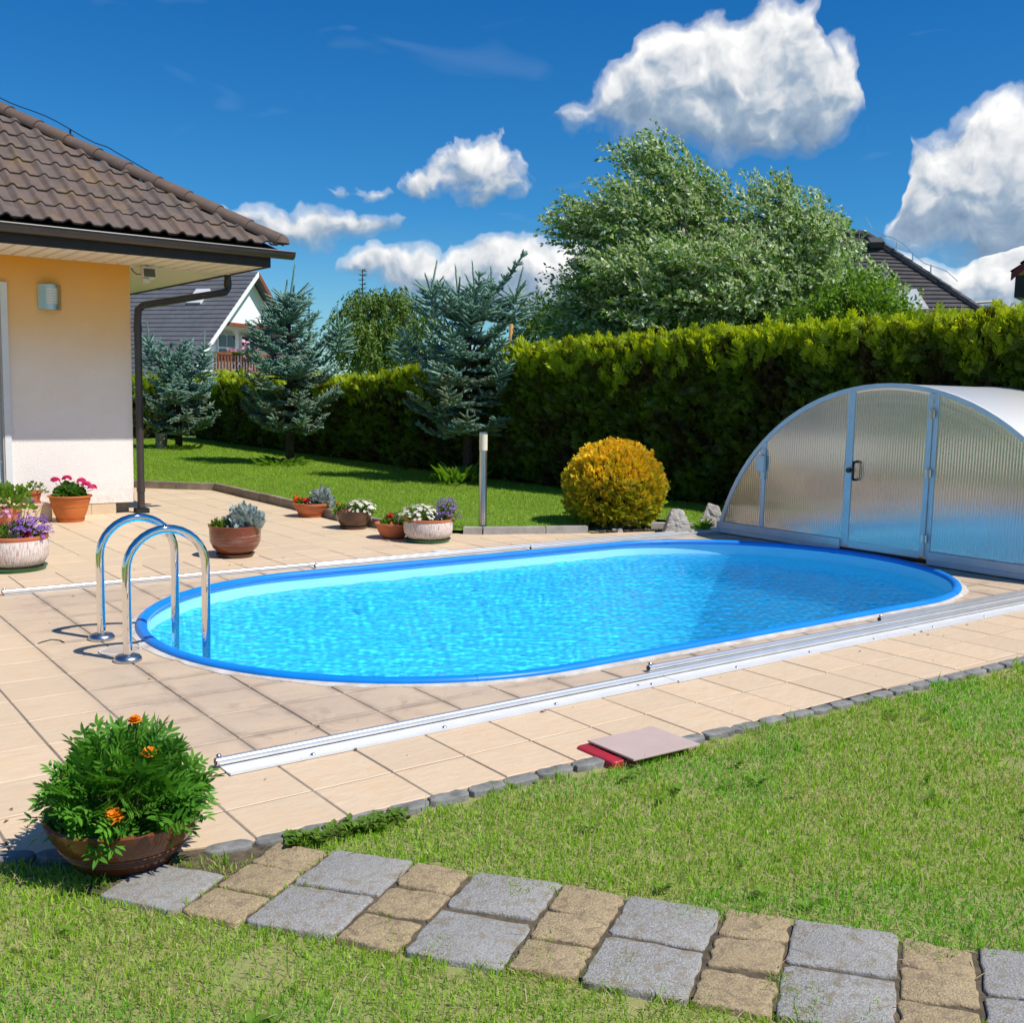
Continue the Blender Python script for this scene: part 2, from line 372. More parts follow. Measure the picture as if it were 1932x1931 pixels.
M['stump'] = plain('cut_log', (.30, .25, .19), .9, var=.3, scale=20, bmp=.8)
def wall_mat():
    m, nt, b = new_mat('bounce_painted_plaster'); pos = obj_coord(nt, True)
    s = nt.nodes.new('ShaderNodeSeparateXYZ'); nt.links.new(pos, s.inputs[0])
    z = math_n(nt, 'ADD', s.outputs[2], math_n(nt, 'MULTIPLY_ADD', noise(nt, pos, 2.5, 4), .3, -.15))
    c = ramp(nt, math_n(nt, 'DIVIDE', z, 3.0), [(.30, (.86, .80, .76)), (.52, (.86, .735, .62)), (.70, (.86, .54, .24)), (.90, (.84, .36, .03))])  # orange towards the eaves is bounced light painted into the plaster colour
    nt.links.new(c, b.inputs['Base Color']); b.inputs['Roughness'].default_value = .9
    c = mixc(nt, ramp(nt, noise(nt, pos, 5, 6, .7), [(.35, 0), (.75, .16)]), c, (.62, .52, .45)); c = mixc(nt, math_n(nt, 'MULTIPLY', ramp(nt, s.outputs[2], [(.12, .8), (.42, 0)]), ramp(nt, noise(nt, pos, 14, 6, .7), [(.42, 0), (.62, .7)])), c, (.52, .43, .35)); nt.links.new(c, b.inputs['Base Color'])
    bump(nt, b, math_n(nt, 'ADD', noise(nt, pos, 220, 4, .7), noise(nt, pos, 60, 3)), .7, .006); return m
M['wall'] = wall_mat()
def roof_tile_mat(name, a, lich, fac):
    m, nt, b = new_mat(name); pos = obj_coord(nt, True); oi = nt.nodes.new('ShaderNodeObjectInfo')
    c = mixc(nt, ramp(nt, noise(nt, pos, 6, 5, .65), [(.35, 0), (.65, 1)]), a, tuple(x*.66 for x in a))
    c = mixc(nt, math_n(nt, 'MULTIPLY', oi.outputs['Random'], .5), c, (a[0]*1.15, a[1]*.92, a[2]*.8))
    lf = math_n(nt, 'MULTIPLY', ramp(nt, noise(nt, pos, 3.2, 5, .7, .6), [(.52, 0), (.68, fac)]), ramp(nt, noise(nt, pos, 30, 4, .7), [(.38, .2), (.58, 1)]))
    c = mixc(nt, lf, c, lich)
    c = mixc(nt, ramp(nt, noise(nt, pos, 75, 2, .6), [(.73, 0), (.77, .75)]), c, (.5, .48, .42))
    nt.links.new(c, b.inputs['Base Color']); b.inputs['Roughness'].default_value = .75; b.inputs['Specular IOR Level'].default_value = .3
    bump(nt, b, noise(nt, pos, 130, 4), .35, .004); return m
M['roof_tile'] = roof_tile_mat('brown_concrete_tile', (.135, .108, .096), (.27, .165, .04), .7)
M['ridge_tile'] = roof_tile_mat('brown_ridge_tile', (.125, .095, .082), (.22, .13, .05), .4)

# ------------------------------------------------------------------ pool geometry
PC0, PC1, PCY, PR = 3.495, 6.765, 5.755, 1.665      # centres of the round ends, centre line, outer radius
def pool_sd(x, y):
    """signed distance to the pool outline, negative inside"""
    cx = min(max(x, PC0), PC1); return math.hypot(x-cx, y-PCY)-PR
def pool_outline(off=0, n=56):
    r = PR+off; pts = []
    for k in range(n+1): a = -math.pi/2+math.pi*k/n; pts.append((PC1+r*math.cos(a), PCY+r*math.sin(a)))
    for k in range(n+1): a = math.pi/2+math.pi*k/n; pts.append((PC0+r*math.cos(a), PCY+r*math.sin(a)))
    return pts
def clip_half(poly, n, d):
    """keep the part of poly with n.x >= d"""
    out = []
    for i, a in enumerate(poly):
        b = poly[(i+1) % len(poly)]; da = n[0]*a[0]+n[1]*a[1]-d; db = n[0]*b[0]+n[1]*b[1]-d
        if da >= 0: out.append(a)
        if (da >= 0) != (db >= 0): t = da/(da-db); out.append((a[0]+(b[0]-a[0])*t, a[1]+(b[1]-a[1])*t))
    return out
def clip_pool(poly, off):
    c = np.mean(np.array(poly), axis=0)
    if min(pool_sd(*p) for p in poly) > off: return poly
    if max(pool_sd(*p) for p in poly) < off: return []
    cx = min(max(c[0], PC0), PC1); v = Vector((c[0]-cx, c[1]-PCY)); v = v.normalized() if v.length > 1e-6 else Vector((0, 1))
    return clip_half(poly, v, v.x*cx+v.y*PCY+PR+off)
def poly_area(p): return .5*abs(sum(p[i][0]*p[(i+1) % len(p)][1]-p[(i+1) % len(p)][0]*p[i][1] for i in range(len(p)))) if len(p) > 2 else 0
def inside(poly, x, y):
    r = False; n = len(poly)
    for i in range(n):
        (x0, y0), (x1, y1) = poly[i], poly[(i+1) % n]
        if (y0 > y) != (y1 > y) and x < (x1-x0)*(y-y0)/(y1-y0)+x0: r = not r
    return r
def inside_np(poly, X, Y):
    r = np.zeros(len(X), bool); n = len(poly)
    for i in range(n):
        (x0, y0), (x1, y1) = poly[i], poly[(i+1) % n]
        if y0 == y1: continue
        r ^= ((y0 > Y) != (y1 > Y)) & (X < (x1-x0)*(Y-y0)/(y1-y0)+x0)
    return r
KERB_A = [(4.20, 15.42), (4.59, 14.97), (5.02, 14.51), (5.44, 14.13), (5.43, 13.08), (5.42, 11.46), (5.37, 10.40), (5.41, 9.62), (5.50, 9.30)]
KERB_B = [(5.97, 8.78), (6.13, 8.66), (6.74, 8.40), (7.16, 8.22)]
KERB_C = [(7.90, 8.05), (8.06, 7.97), (8.27, 7.86), (8.52, 7.79)]

# ------------------------------------------------------------------ ground, lawns, paving
mb = MB()   # one sheet to the horizon with an opening where the pool is dug
H0, H1, V0, V1 = 1.5, 8.9, 3.8, 7.75; B = 1500
xs = [-B, H0, H1, B]; ys = [-B, V0, V1, B]
for i in range(3):
    for j in range(3):
        if i == 1 and j == 1: continue
        mb.add([(xs[i], ys[j], -.06), (xs[i+1], ys[j], -.06), (xs[i+1], ys[j+1], -.06), (xs[i], ys[j+1], -.06)], [(0, 1, 2, 3)])
link('ground', mb.mesh('ground'), M['lawn_far'], kind='structure', label='flat green ground reaching out past the garden to the horizon')

FRONT = [(-1.2, 4.35), (.0, 3.78), (.42, 3.52), (.68, 3.36), (.95, 3.17), (1.16, 3.07), (1.54, 3.035), (2.4, 3.03), (4.2, 2.96), (5.84, 2.92), (9.5, 2.85)]
def front_y(x): return np.interp(x, [p[0] for p in FRONT], [p[1] for p in FRONT])
TP, TQ, TX0, TY0 = .332, .345, 1.306, 3.345
DECK = FRONT+[(9.5, 7.4), (8.6, 7.75), (7.9, 8.0), (7.16, 8.2), (6.13, 8.66), (5.9, 8.82), (-1.2, 9.0)]
PATIO_Y = 8.86
def make_paving(name, label, poly, x0, y0, tp, tq, mat, gapx, gapy, xr, yr, clip=False, parts=300):
    root = link(name, None, None, kind='structure', label=label)
    base = MB(); cells = []
    i0, i1 = int((xr[0]-x0)/tp)-1, int((xr[1]-x0)/tp)+1; j0, j1 = int((yr[0]-y0)/tq)-1, int((yr[1]-y0)/tq)+1
    full = None; full_v = None
    for i in range(i0, i1+1):
        for j in range(j0, j1+1):
            cx, cy = x0+(i+.5)*tp, y0+(j+.5)*tq
            corners = [(cx-tp/2, cy-tq/2), (cx+tp/2, cy-tq/2), (cx+tp/2, cy+tq/2), (cx-tp/2, cy+tq/2)]
            if not any(inside(poly, *c) for c in corners+[(cx, cy)]): continue
            cell = clip_pool(corners, .0) if clip else corners
            fy = max(front_y(cx), yr[0])
            if fy > cy-tq/2 and clip:
                s = (front_y(cx+.1)-front_y(cx-.1))/.2; n = Vector((-s, 1)).normalized(); cell = clip_half(cell, n, n.x*cx+n.y*(fy+.035)) if cell else cell
            if not cell or poly_area(cell) < .004: continue
            base.add([(x, y, -.004) for x, y in cell], [tuple(range(len(cell)))])
            d = math.hypot(cx, cy); cells.append((d, cx, cy, tp-gapx, tq-gapy, cell if poly_area(cell) < tp*tq*.999 else None))
    part('grout_bed', base, M['grout'], root)
    P = np.array([(c[1], c[2], 0) for c in cells]); vis = in_view(P, 1.15)
    cells = [(0 if v else 1,)+c for v, c in zip(vis, cells)]; cells.sort(key=lambda c: (c[0], c[1]))
    full = MB().slab([(-(tp-gapx)/2, -(tq-gapy)/2), ((tp-gapx)/2, -(tq-gapy)/2), ((tp-gapx)/2, (tq-gapy)/2), (-(tp-gapx)/2, (tq-gapy)/2)], -.012, 0, .0025).mesh('tile')
    rest = MB()
    for k, (hid, d, cx, cy, w, h, cell) in enumerate(cells):
        dz = random.uniform(-.0012, .0012)
        if hid or k >= parts:
            rest.slab([(cx-w/2, cy-h/2), (cx+w/2, cy-h/2), (cx+w/2, cy+h/2), (cx-w/2, cy+h/2)] if cell is None else cell, -.012, dz, .0025); continue
        if cell is None: o = link('tile', full, mat, root, (cx, cy, dz))
        else:
            c2 = clip_half(clip_half(clip_half(clip_half(cell, (1, 0), cx-w/2), (-1, 0), -cx-w/2), (0, 1), cy-h/2), (0, -1), -cy-h/2)
            if len(c2) < 3: continue
            o = link('tile', MB().slab([(x-cx, y-cy) for x, y in c2], -.012, 0, .0025).mesh('tile'), mat, root, (cx, cy, dz))
        o.rotation_euler = (random.gauss(0, .0012), random.gauss(0, .0012), 0)
    if rest.v: part('outer_tile', rest, mat, root, kind='stuff')
    return root
DECK_ROOT = make_paving('pool_deck', 'stained beige ceramic tile deck around the oval pool', DECK, TX0, TY0, TP, TQ, M['tile'], .008, .010, (-1.2, 9.4), (2.9, PATIO_Y-.02), clip=True)
PATIO = [(-1.2, PATIO_Y), (5.85, PATIO_Y), (5.5, 9.3), (5.41, 9.62), (5.45, 14.1), (4.2, 15.4), (3.6, 15.4), (3.6, 12.3), (-1.2, 12.3)]
make_paving('patio', 'clean beige tiled patio between the house wall and the lawn kerb', PATIO, 2.007, PATIO_Y+.004, TP, .40, M['patio_tile'], .006, .005, (-1.2, 6.0), (PATIO_Y+.004, 15.6))

# back lawn (slightly raised behind the kerb) and front lawn
BACK = [(4.2, 15.42)]+KERB_A[1:]+[(5.62, 9.12), (5.8, 8.92)]+KERB_B+[(7.5, 8.62), (8.0, 8.75), (8.5, 8.55), (8.75, 7.9), (10.6, 7.7), (10.6, 33), (-4, 33), (-4, 22), (3.6, 22), (3.6, 15.42)]
def poly_sheet(name, poly, z, mat, **kw):
    bm = bmesh.new(); f = bm.faces.new([bm.verts.new((x, y, z)) for x, y in poly]); bm.normal_update()
    if f.normal.z < 0: f.normal_flip()
    bmesh.ops.triangulate(bm, faces=bm.faces[:]); me = bpy.data.meshes.new(name); bm.to_mesh(me); bm.free()
    return link(name, me, mat, **kw)
poly_sheet('back_lawn', BACK, .035, M['lawn_far'], kind='structure', label='mown green lawn between the patio kerb and the dark hedge')
FL = [(x, y+.2) for x, y in FRONT]
poly_sheet('front_lawn', FL+[(9.5, -2), (-3, -2), (-3, 4.2)], -.022, M['soil'], kind='structure', label='dry patchy lawn ground in front of the pool deck')

# ------------------------------------------------------------------ swimming pool
pool = thing('swimming_pool', 'oval in-ground pool with bright blue rim and pale blue liner', 'pool', (PC0, PCY, -1.3))
inn = pool_outline(-.035); nI = len(inn); cv = MB(); zs = [.0, -.11, -.3, -.6, -.95, -1.22]; 
for z in zs: cv.v += [(x, y, z) for x, y in inn]
for k in range(len(zs)-1):
    for i in range(nI): j = (i+1) % nI; cv.f.append((k*nI+i, (k+1)*nI+i, (k+1)*nI+j, k*nI+j))
lw = part('liner_wall', cv, M['liner'], pool, smooth=True)
fl = MB(); fl.add([(x, y, -1.2) for x, y in pool_outline(-.03)], [tuple(range(nI))]); fo = part('liner_floor', fl, M['liner'], pool)
rim_path = [Vector((x, y, .012)) for x, y in pool_outline(-.025)]; rp = rim_path+rim_path[:2]
rimb = MB(); seg = 12
for p in range(nI):
    t = (rim_path[(p+1) % nI]-rim_path[p-1]).normalized(); w = Vector((t.y, -t.x, 0))
    for k in range(seg):
        th = 2*math.pi*k/seg; rimb.v.append(rim_path[p]+w*(.034*math.cos(th))+Vector((0, 0, .024*math.sin(th))))
for p in range(nI):
    q = (p+1) % nI
    for k in range(seg): l = (k+1) % seg; rimb.f.append((p*seg+k, p*seg+l, q*seg+l, q*seg+k))
rim = part('rim', rimb, M['rim'], pool, smooth=True)
for a0 in (3.9, 2.75, .35, 1.72, 5.9):     # joint sleeves of the rim
    k = int(a0/(2*math.pi)*nI) % nI; a = rim_path[k]; b = rim_path[(k+1) % nI]; t = (b-a).normalized(); w = Vector((t.y, -t.x, 0)); sb = MB()
    for s_, z_ in ((0, 0), (.05, 0)):
        for kk in range(seg): th = 2*math.pi*kk/seg; sb.v.append(a+t*s_+w*(.0365*math.cos(th))+Vector((0, 0, .0265*math.sin(th))))
    sb.f = [(k2, (k2+1) % seg, (k2+1) % seg+seg, k2+seg) for k2 in range(seg)]; part('joint_sleeve', sb, M['rim'], rim, smooth=True)
mo = MB(); oa = pool_outline(.0); 
wv = [.055+.012*math.sin(i*.9)+.010*math.sin(i*2.3+1) for i in range(nI)]
for i in range(nI):
    x, y = oa[i]; cx = min(max(x, PC0), PC1); d = Vector((x-cx, y-PCY)).normalized()
    mo.v += [(x-d.x*.06, y-d.y*.06, .006), (x+d.x*.012, y+d.y*.012, .010), (x+d.x*wv[i]*.8, y+d.y*wv[i]*.8, .004), (x+d.x*wv[i]*.85, y+d.y*wv[i]*.85, -.01)]
for i in range(nI):
    j = (i+1) % nI
    for k in range(3): mo.f.append((i*4+k, i*4+k+1, j*4+k+1, j*4+k))
part('mortar_bed', mo, M['mortar'], pool)

# water: a rippled sheet
WZ = -.105
def build_water():
    st = .0145; X = np.arange(PC0-PR, PC1+PR, st); Y = np.arange(PCY-PR, PCY+PR, st); gx, gy = np.meshgrid(X, Y, indexing='ij')
    cx = np.clip(gx, PC0, PC1); ok = np.hypot(gx-cx, gy-PCY) < PR-.02
    z = np.zeros_like(gx); r2 = np.random.default_rng(3)
    for k in range(120):
        lam = r2.choice([.05, .06, .072, .088, .11, .15, .21])*r2.uniform(.85, 1.15); th = r2.normal(.95, .65); amp = .0050*lam*r2.uniform(.5, 1.3)
        kx, ky = 2*math.pi/lam*math.cos(th), 2*math.pi/lam*math.sin(th); env = .35+.65*np.abs(np.sin(gx*r2.uniform(.8, 3.2)+gy*r2.uniform(.8, 3.2)+r2.uniform(0, 6)))
        z += amp*env*np.sin(kx*gx+ky*gy+r2.uniform(0, 6.28))
    calm = np.clip(1.15-(gx-6.0)/2.2, .35, 1); z *= calm
    lap = np.zeros_like(z); lap[1:-1, 1:-1] = (z[2:, 1:-1]+z[:-2, 1:-1]+z[1:-1, 2:]+z[1:-1, :-2]-4*z[1:-1, 1:-1])/st**2
    V = np.stack([gx, gy, z+WZ], -1).reshape(-1, 3); n1 = len(Y); idx = np.arange(gx.size).reshape(gx.shape)
    q = np.stack([idx[:-1, :-1], idx[1:, :-1], idx[1:, 1:], idx[:-1, 1:]], -1).reshape(-1, 4)
    okq = ok.reshape(-1)[q].all(1); q = q[okq]; used = np.unique(q); rem = np.full(len(V), -1); rem[used] = np.arange(len(used))
    # how strongly each crest or trough gathers or spreads the light that goes through it, from the curvature of the sheet
    foc = np.clip(1/np.clip(1+lap/max(lap.std(), 1e-6)*.25, .5, 3), .55, 1.9).reshape(-1)[used]
    return np_mesh('pool_water', V[used], [rem[q]], cols=np.repeat(foc[:, None], 3, 1), smooth=True)
def water_mat():
    m, nt, b = new_mat('pool_water'); nt.nodes.remove(b)
    TINT = (.36, .84, 1.0, 1)
    fr = nt.nodes.new('ShaderNodeFresnel'); fr.inputs[0].default_value = 1.333
    gl = nt.nodes.new('ShaderNodeBsdfGlossy'); gl.inputs['Roughness'].default_value = .02
    rf = nt.nodes.new('ShaderNodeBsdfRefraction'); rf.inputs['IOR'].default_value = 1.333; rf.inputs['Roughness'].default_value = 0; rf.inputs['Color'].default_value = TINT
    tr = nt.nodes.new('ShaderNodeBsdfTransparent'); fa = nt.nodes.new('ShaderNodeVertexColor'); fa.layer_name = 'Col'; nt.links.new(mixc(nt, 1.0, fa.outputs[0], TINT, 'MULTIPLY'), tr.inputs[0])
    m1 = nt.nodes.new('ShaderNodeMixShader'); m1.inputs[0].default_value = .2; nt.links.new(tr.outputs[0], m1.inputs[1]); nt.links.new(rf.outputs[0], m1.inputs[2])
    m2 = nt.nodes.new('ShaderNodeMixShader'); nt.links.new(fr.outputs[0], m2.inputs[0]); nt.links.new(m1.outputs[0], m2.inputs[1]); nt.links.new(gl.outputs[0], m2.inputs[2])
    nt.links.new(m2.outputs[0], nt.nodes['Material Output'].inputs[0]); return m
link('pool_water', build_water(), water_mat(), kind='structure', label='rippling bright blue water filling the oval pool')
# ------------------------------------------------------------------ kerbs, edging, stone path
def kerb(path, w, h, mat, label, blk=.5, name='kerb'):
    c = np.mean(np.array(path), axis=0); root = thing(name, label, 'kerb', (c[0], c[1], 0))
    for (x0, y0), (x1, y1) in zip(path[:-1], path[1:]):
        L = math.hypot(x1-x0, y1-y0); n = max(1, round(L/blk)); t = Vector(((x1-x0)/L, (y1-y0)/L)); nn = Vector((-t.y, t.x))
        for k in range(n):
            a = L*k/n+.004; b = L*(k+1)/n-.004; j = random.uniform(-.004, .004)
            P = [(x0+t.x*s+nn.x*o, y0+t.y*s+nn.y*o) for s, o in ((a, -w/2+j), (b, -w/2+j), (b, w/2+j), (a, w/2+j))]
            part('kerb_block', MB().slab(P, -.06, h+random.uniform(-.004, .004), .008, 2), mat, root)
    return root
kerb(KERB_A, .075, .10, M['kerb'], 'brown grey concrete kerb stepping along the patio edge beside the lawn')
kerb(KERB_B, .06, .075, M['kerb_light'], 'pale concrete kerb running from the lamp post to the yellow bush', .55)
kerb(KERB_C, .06, .085, M['kerb_light'], 'short curved pale kerb behind the pointed rock', .4)

def rough_poly(poly, per=5, amp=.006, rnd=.02):
    """a quadrilateral outline with rounded corners and a broken edge"""
    n = len(poly); c = np.mean(np.array(poly), axis=0); out = []
    for i in range(n):
        a, b, p = Vector(poly[i]), Vector(poly[(i+1) % n]), Vector(poly[i-1])
        ca = a+(p-a).normalized()*rnd; cb = a+(b-a).normalized()*rnd; mid = (ca+cb+a*1.4)/3.4
        out += [ca, mid, cb]
        e0 = cb; e1 = b-(b-a).normalized()*rnd
        for k in range(1, per): out.append(e0.lerp(e1, k/per))
    res = []
    for q in out:
        d = (q-Vector(c)); res.append(tuple(q+d.normalized()*random.gauss(0, amp)))
    return res
edg = thing('stone_edging', 'row of rounded grey stones edging the tile deck beside the front lawn', 'edging', (2.5, 3.02, 0))
ex = np.linspace(-.35, 6.4, 700); ey = np.array([front_y(x) for x in ex]); s_ = np.concatenate([[0], np.cumsum(np.hypot(np.diff(ex), np.diff(ey)))])
pos = .0
while pos < s_[-1]-.2:
    L = random.uniform(.14, .2); x0, y0 = np.interp(pos+.004, s_, ex), np.interp(pos+.004, s_, ey); x1, y1 = np.interp(pos+L-.004, s_, ex), np.interp(pos+L-.004, s_, ey); pos += L
    if math.hypot((x0+x1)/2-.90, (y0+y1)/2-3.14) < .17: continue
    t = Vector((x1-x0, y1-y0)).normalized(); n = Vector((-t.y, t.x)); w0, w1 = -.034, .03
    P = [(x0+n.x*w0, y0+n.y*w0), (x1+n.x*w0, y1+n.y*w0), (x1+n.x*w1, y1+n.y*w1), (x0+n.x*w1, y0+n.y*w1)]
    part('edging_stone', MB().slab(rough_poly(P, 3, .003, .028), -.05, random.uniform(.001, .006), .007, 3), M['edging'], edg, auto=R(50))

path = thing('paving_path', 'garden path of large grey and small tan concrete pavers crossing the front lawn', 'path', (1.9, 2.0, -.03))
A = Vector((.608, -.794)); Cc = Vector((-.845, -.535)); PER = .470
O = Vector((1.762, 2.492))
PAVERS = []
for k in range(-2, 5):
    base = O+A*(PER*k)
    for r in range(2): PAVERS.append(('grey', base+Cc*(.252*r), .272, .245))
    tb = base+A*.277
    for r in range(3): PAVERS.append(('tan', tb+Cc*(.168*r), .188, .161))
part('sand_bed', MB().add([(*(O+A*(-1.0)+Cc*.03), -.009), (*(O+A*2.4+Cc*.03), -.009), (*(O+A*2.4+Cc*.47), -.009), (*(O+A*(-1.0)+Cc*.47), -.009)], [(0, 1, 2, 3)]), plain('joint_soil', (.13, .10, .06), .95, var=.35, scale=30, bmp=.6), path)
path_cells = []
for kind, o_, la, lc in PAVERS:
    a0 = random.gauss(0, .012); g = random.uniform(.001, .006)
    P = [o_+A*g+Cc*g, o_+A*(la-g)+Cc*(g+a0), o_+A*(la-g)+Cc*(lc-g+a0), o_+A*g+Cc*(lc-g)]
    c = sum(P, Vector((0, 0)))/4
    if c.y > front_y(c.x)-.075 or c.y < .2: continue
    me = MB().slab(rough_poly([tuple(p) for p in P], 6, .0032, .014), -.07, random.uniform(-.004, .003), .006, 2)
    ob = part('paver', me, M['paver_grey' if kind == 'grey' else 'paver_tan'], path, auto=R(50), label='large grey paver' if kind == 'grey' else 'small tan paver')
    path_cells.append([tuple(p) for p in P])
PATH_POLY = [tuple(O+A*(-1.12)+Cc*-.02), tuple(O+A*2.6+Cc*-.02), tuple(O+A*2.6+Cc*.52), tuple(O+A*(-1.12)+Cc*.52)]

# ------------------------------------------------------------------ enclosure tracks
def track(name, label, tubes, strip, x1, side):
    root = thing(name, label, 'track', (tubes[0][0], tubes[0][1], 0))
    for k, (x0, y0, y1) in enumerate(strip):
        nx = strip[k+1][0] if k+1 < len(strip) else x1
        b = MB(); b.box(x0, nx-.003, y0, y1, .002, .0065+.0005*k)
        b.box(x0, nx-.003, y0 if side > 0 else y1-.012, y0+.012 if side > 0 else y1, .0068, .010)
        part('base_strip', b, M['alu'], root)
    for (x0, y, r) in tubes:
        t = part('tube', MB().tube([(x0, y, r+.0085), (x1, y-.004, r+.0085)], r, 14), M['alu_tube'], root, smooth=False, auto=R(40))
        part('end_plug', MB().tube([(x0-.003, y, r+.0085), (x0-.0005, y, r+.0085)], r*.86, 12), M['black'], t)
        part('stop_screw', MB().lathe([(0, .012), (.009, .010), (.011, .0), (.011, -.012)], (x0+.012, y, 2*r+.0095), 10), M['steel_brushed'], t, smooth=True)
    x = strip[0][0]+.35
    while x < x1:
        yb = [s for s in strip if s[0] <= x][-1]; yy = yb[1]+.028 if side > 0 else yb[2]-.028
        part('bolt', MB().lathe([(0, .006), (.008, .005), (.010, 0)], (x, yy, .0075), 8), M['steel_brushed'], root, smooth=True); x += .62
    return root
track('enclosure_track', 'white aluminium sliding track along the near side of the pool', [(1.43, 3.752, .0165), (3.815, 3.862, .0155), (5.97, 3.935, .0155)],
      [(1.445, 3.642, 3.775), (3.81, 3.632, 3.885), (5.965, 3.622, 3.958)], 10.6, 1)
track('enclosure_track', 'slim dark-edged sliding track along the far side of the pool', [(1.45, 7.690, .0155), (3.74, 7.607, .0155), (5.88, 7.537, .0155)],
      [(1.46, 7.672, 7.725), (3.735, 7.587, 7.735), (5.875, 7.517, 7.745)], 10.6, -1)

# ------------------------------------------------------------------ pool ladder
lad = thing('pool_ladder', 'polished steel pool ladder with two arched handrails at the near end', 'ladder', (1.66, 5.78, 0))
for (bx, by) in ((1.633, 5.515), (1.655, 6.075)):
    w, r, zc, d = .425, .0235, .476, random.uniform(-.004, .004); pth = [(bx, by, .0)]
    for z in (.12, .25, .36): pth.append((bx, by, z))
    for k in range(17): a = math.pi-math.pi*k/16; pth.append((bx+w/2+w/2*math.cos(a), by, zc+w/2*math.sin(a)))
    for z in (.3, .1, -.1, -.4, -.75): pth.append((bx+w, by, z))
    hr = part('handrail', MB().tube(pth, r, 20), M['steel'], lad, smooth=False, auto=R(50))
    part('screw', MB().lathe([(0, .004), (.006, .003), (.007, 0)], (0, 0, 0), 10), M['black'], hr).matrix_local = Matrix.Translation(Vector((bx+w-.012, by-.0205, .44))-wloc(hr)) @ Matrix.Rotation(R(90), 4, 'X')
    fl_ = MB().lathe([(.026, .036), (.045, .036), (.062, .030), (.071, .018), (.073, .006), (.070, .001)], (bx, by, 0), 32); part('flange', fl_, M['steel_brushed'], lad, smooth=True)
for z in (-.22, -.47, -.72):
    part('step', MB().box(2.03, 2.10, 5.52, 6.07, z-.012, z+.012), M['green_plastic'] if False else M['grey_plastic'], lad)
# round lid, wire, white plate lying in the deck
lid = thing('access_lid', 'round cream plastic lid set in the deck between the ladder feet', 'lid', (1.662, 5.747, 0))
part('collar', MB().lathe([(.112, .0), (.112, .007), (.098, .008), (.096, .004)], (1.662, 5.747, 0), 40), M['mortar'], lid, smooth=False)
part('cover', MB().lathe([(0, .0055), (.094, .005), (.095, .002)], (1.662, 5.747, 0), 40), plain('cream_lid', (.47, .39, .32), .5, var=.08), lid)
wl_ = MB().tube([(1.331, 6.138, .004), (1.36, 6.165, .004), (1.413, 6.189, .006), (1.45, 6.15, .004), (1.452, 6.12, .005), (1.458, 6.092, .003)], .0028, 6)
link('wire', wl_.mesh('wire', True), M['black'], label='bent piece of dark wire lying on the tiles left of the ladder', cat='wire')
pl = thing('inspection_plate', 'white square plate set in the far deck tiles below the white flower pot', 'plate', (5.14, 7.89, 0))
part('plate', MB().slab([(5.068, 7.838), (5.212, 7.838), (5.212, 7.945), (5.068, 7.945)], -.002, .008, .003), M['white_plastic'], pl)
part('frame', MB().slab([(5.058, 7.828), (5.222, 7.828), (5.222, 7.955), (5.058, 7.955)], -.002, .004, .002), M['mortar'], pl)

# ------------------------------------------------------------------ skimmer hatch
ht = thing('skimmer_hatch', 'red plastic hatch box under a pale pink board at the lawn edge', 'hatch', (2.95, 3.07, 0))
def rrect(x0, x1, y0, y1, r, n=5):
    P = []
    for cx, cy, a0 in ((x1-r, y1-r, 0), (x0+r, y1-r, 90), (x0+r, y0+r, 180), (x1-r, y0+r, 270)):
        for k in range(n+1): a = R(a0+90*k/n); P.append((cx+r*math.cos(a), cy+r*math.sin(a)))
    return P
part('box', MB().slab(rrect(2.725, 3.165, 2.935, 3.17, .025), -.03, .010, .008, 3), M['red_plastic'], ht, auto=R(40))
bm_ = MB().slab([(-.185, -.140), (.185, -.140), (.185, .140), (-.185, .140)], -.004, .004, .0015)
bd = part('board', MB(), M['pink_lid'], ht) if False else link('board', bm_.mesh('board'), M['pink_lid'], ht, (2.975-2.95, 3.022-3.07, .0185)); bd.rotation_euler = (R(-.6), R(.8), R(-.8))

# ------------------------------------------------------------------ bollard lamp
bl = thing('bollard_lamp', 'brushed steel bollard lamp with cream glass top beside the lawn', 'lamp', (6.20, 8.76, 0))
bl.rotation_euler = (0, R(-.55), 0)
def lpart(name, prof, mat): return link(name, MB().lathe(prof, (0, 0, 0), 28).mesh(name, auto=R(40)), mat, bl)
lpart('base_plate', [(0, .0), (.075, .0), (.075, .008), (.07, .012), (.045, .013)], M['steel_brushed'])
lpart('post', [(.041, .012), (.041, .845), (.036, .850)], M['steel_brushed'])
lpart('diffuser', [(.036, .848), (.0425, .852), (.0425, 1.015), (.038, 1.018)], plain('cream_glass', (.78, .70, .50), .25, var=.03, bmp=0))
lpart('cap', [(.038, 1.016), (.0435, 1.017), (.0435, 1.034), (.038, 1.038), (0, 1.039)], M['steel_brushed'])

# ------------------------------------------------------------------ boulders and gravel bed
def boulder(name, label, c, pts, seed):
    bm = bmesh.new(); bmesh.ops.create_icosphere(bm, subdivisions=4, radius=1); r2 = np.random.default_rng(seed); k = r2.normal(size=(10, 3)); ph = r2.uniform(0, 6, 10)
    cuts = [(Vector(n).normalized(), d) for n, d in pts]
    for v in bm.verts:
        d = v.co.normalized(); r = min([1.6]+[dd/max(1e-3, d.dot(n)) if d.dot(n) > 1e-3 else 9 for n, dd in cuts])
        j = sum(math.sin(6*(k[i]@np.array(d))+ph[i]) for i in range(10))*.010+sum(math.sin(17*(k[i]@np.array(d))+ph[i]) for i in range(10))*.005
        v.co = d*(r+j)
    me = bpy.data.meshes.new(name); bm.to_mesh(me); bm.free()
    for e in me.polygons: e.use_smooth = False
    o = link(name, me, M['rock'], label=label, cat='rock', loc=c); return o
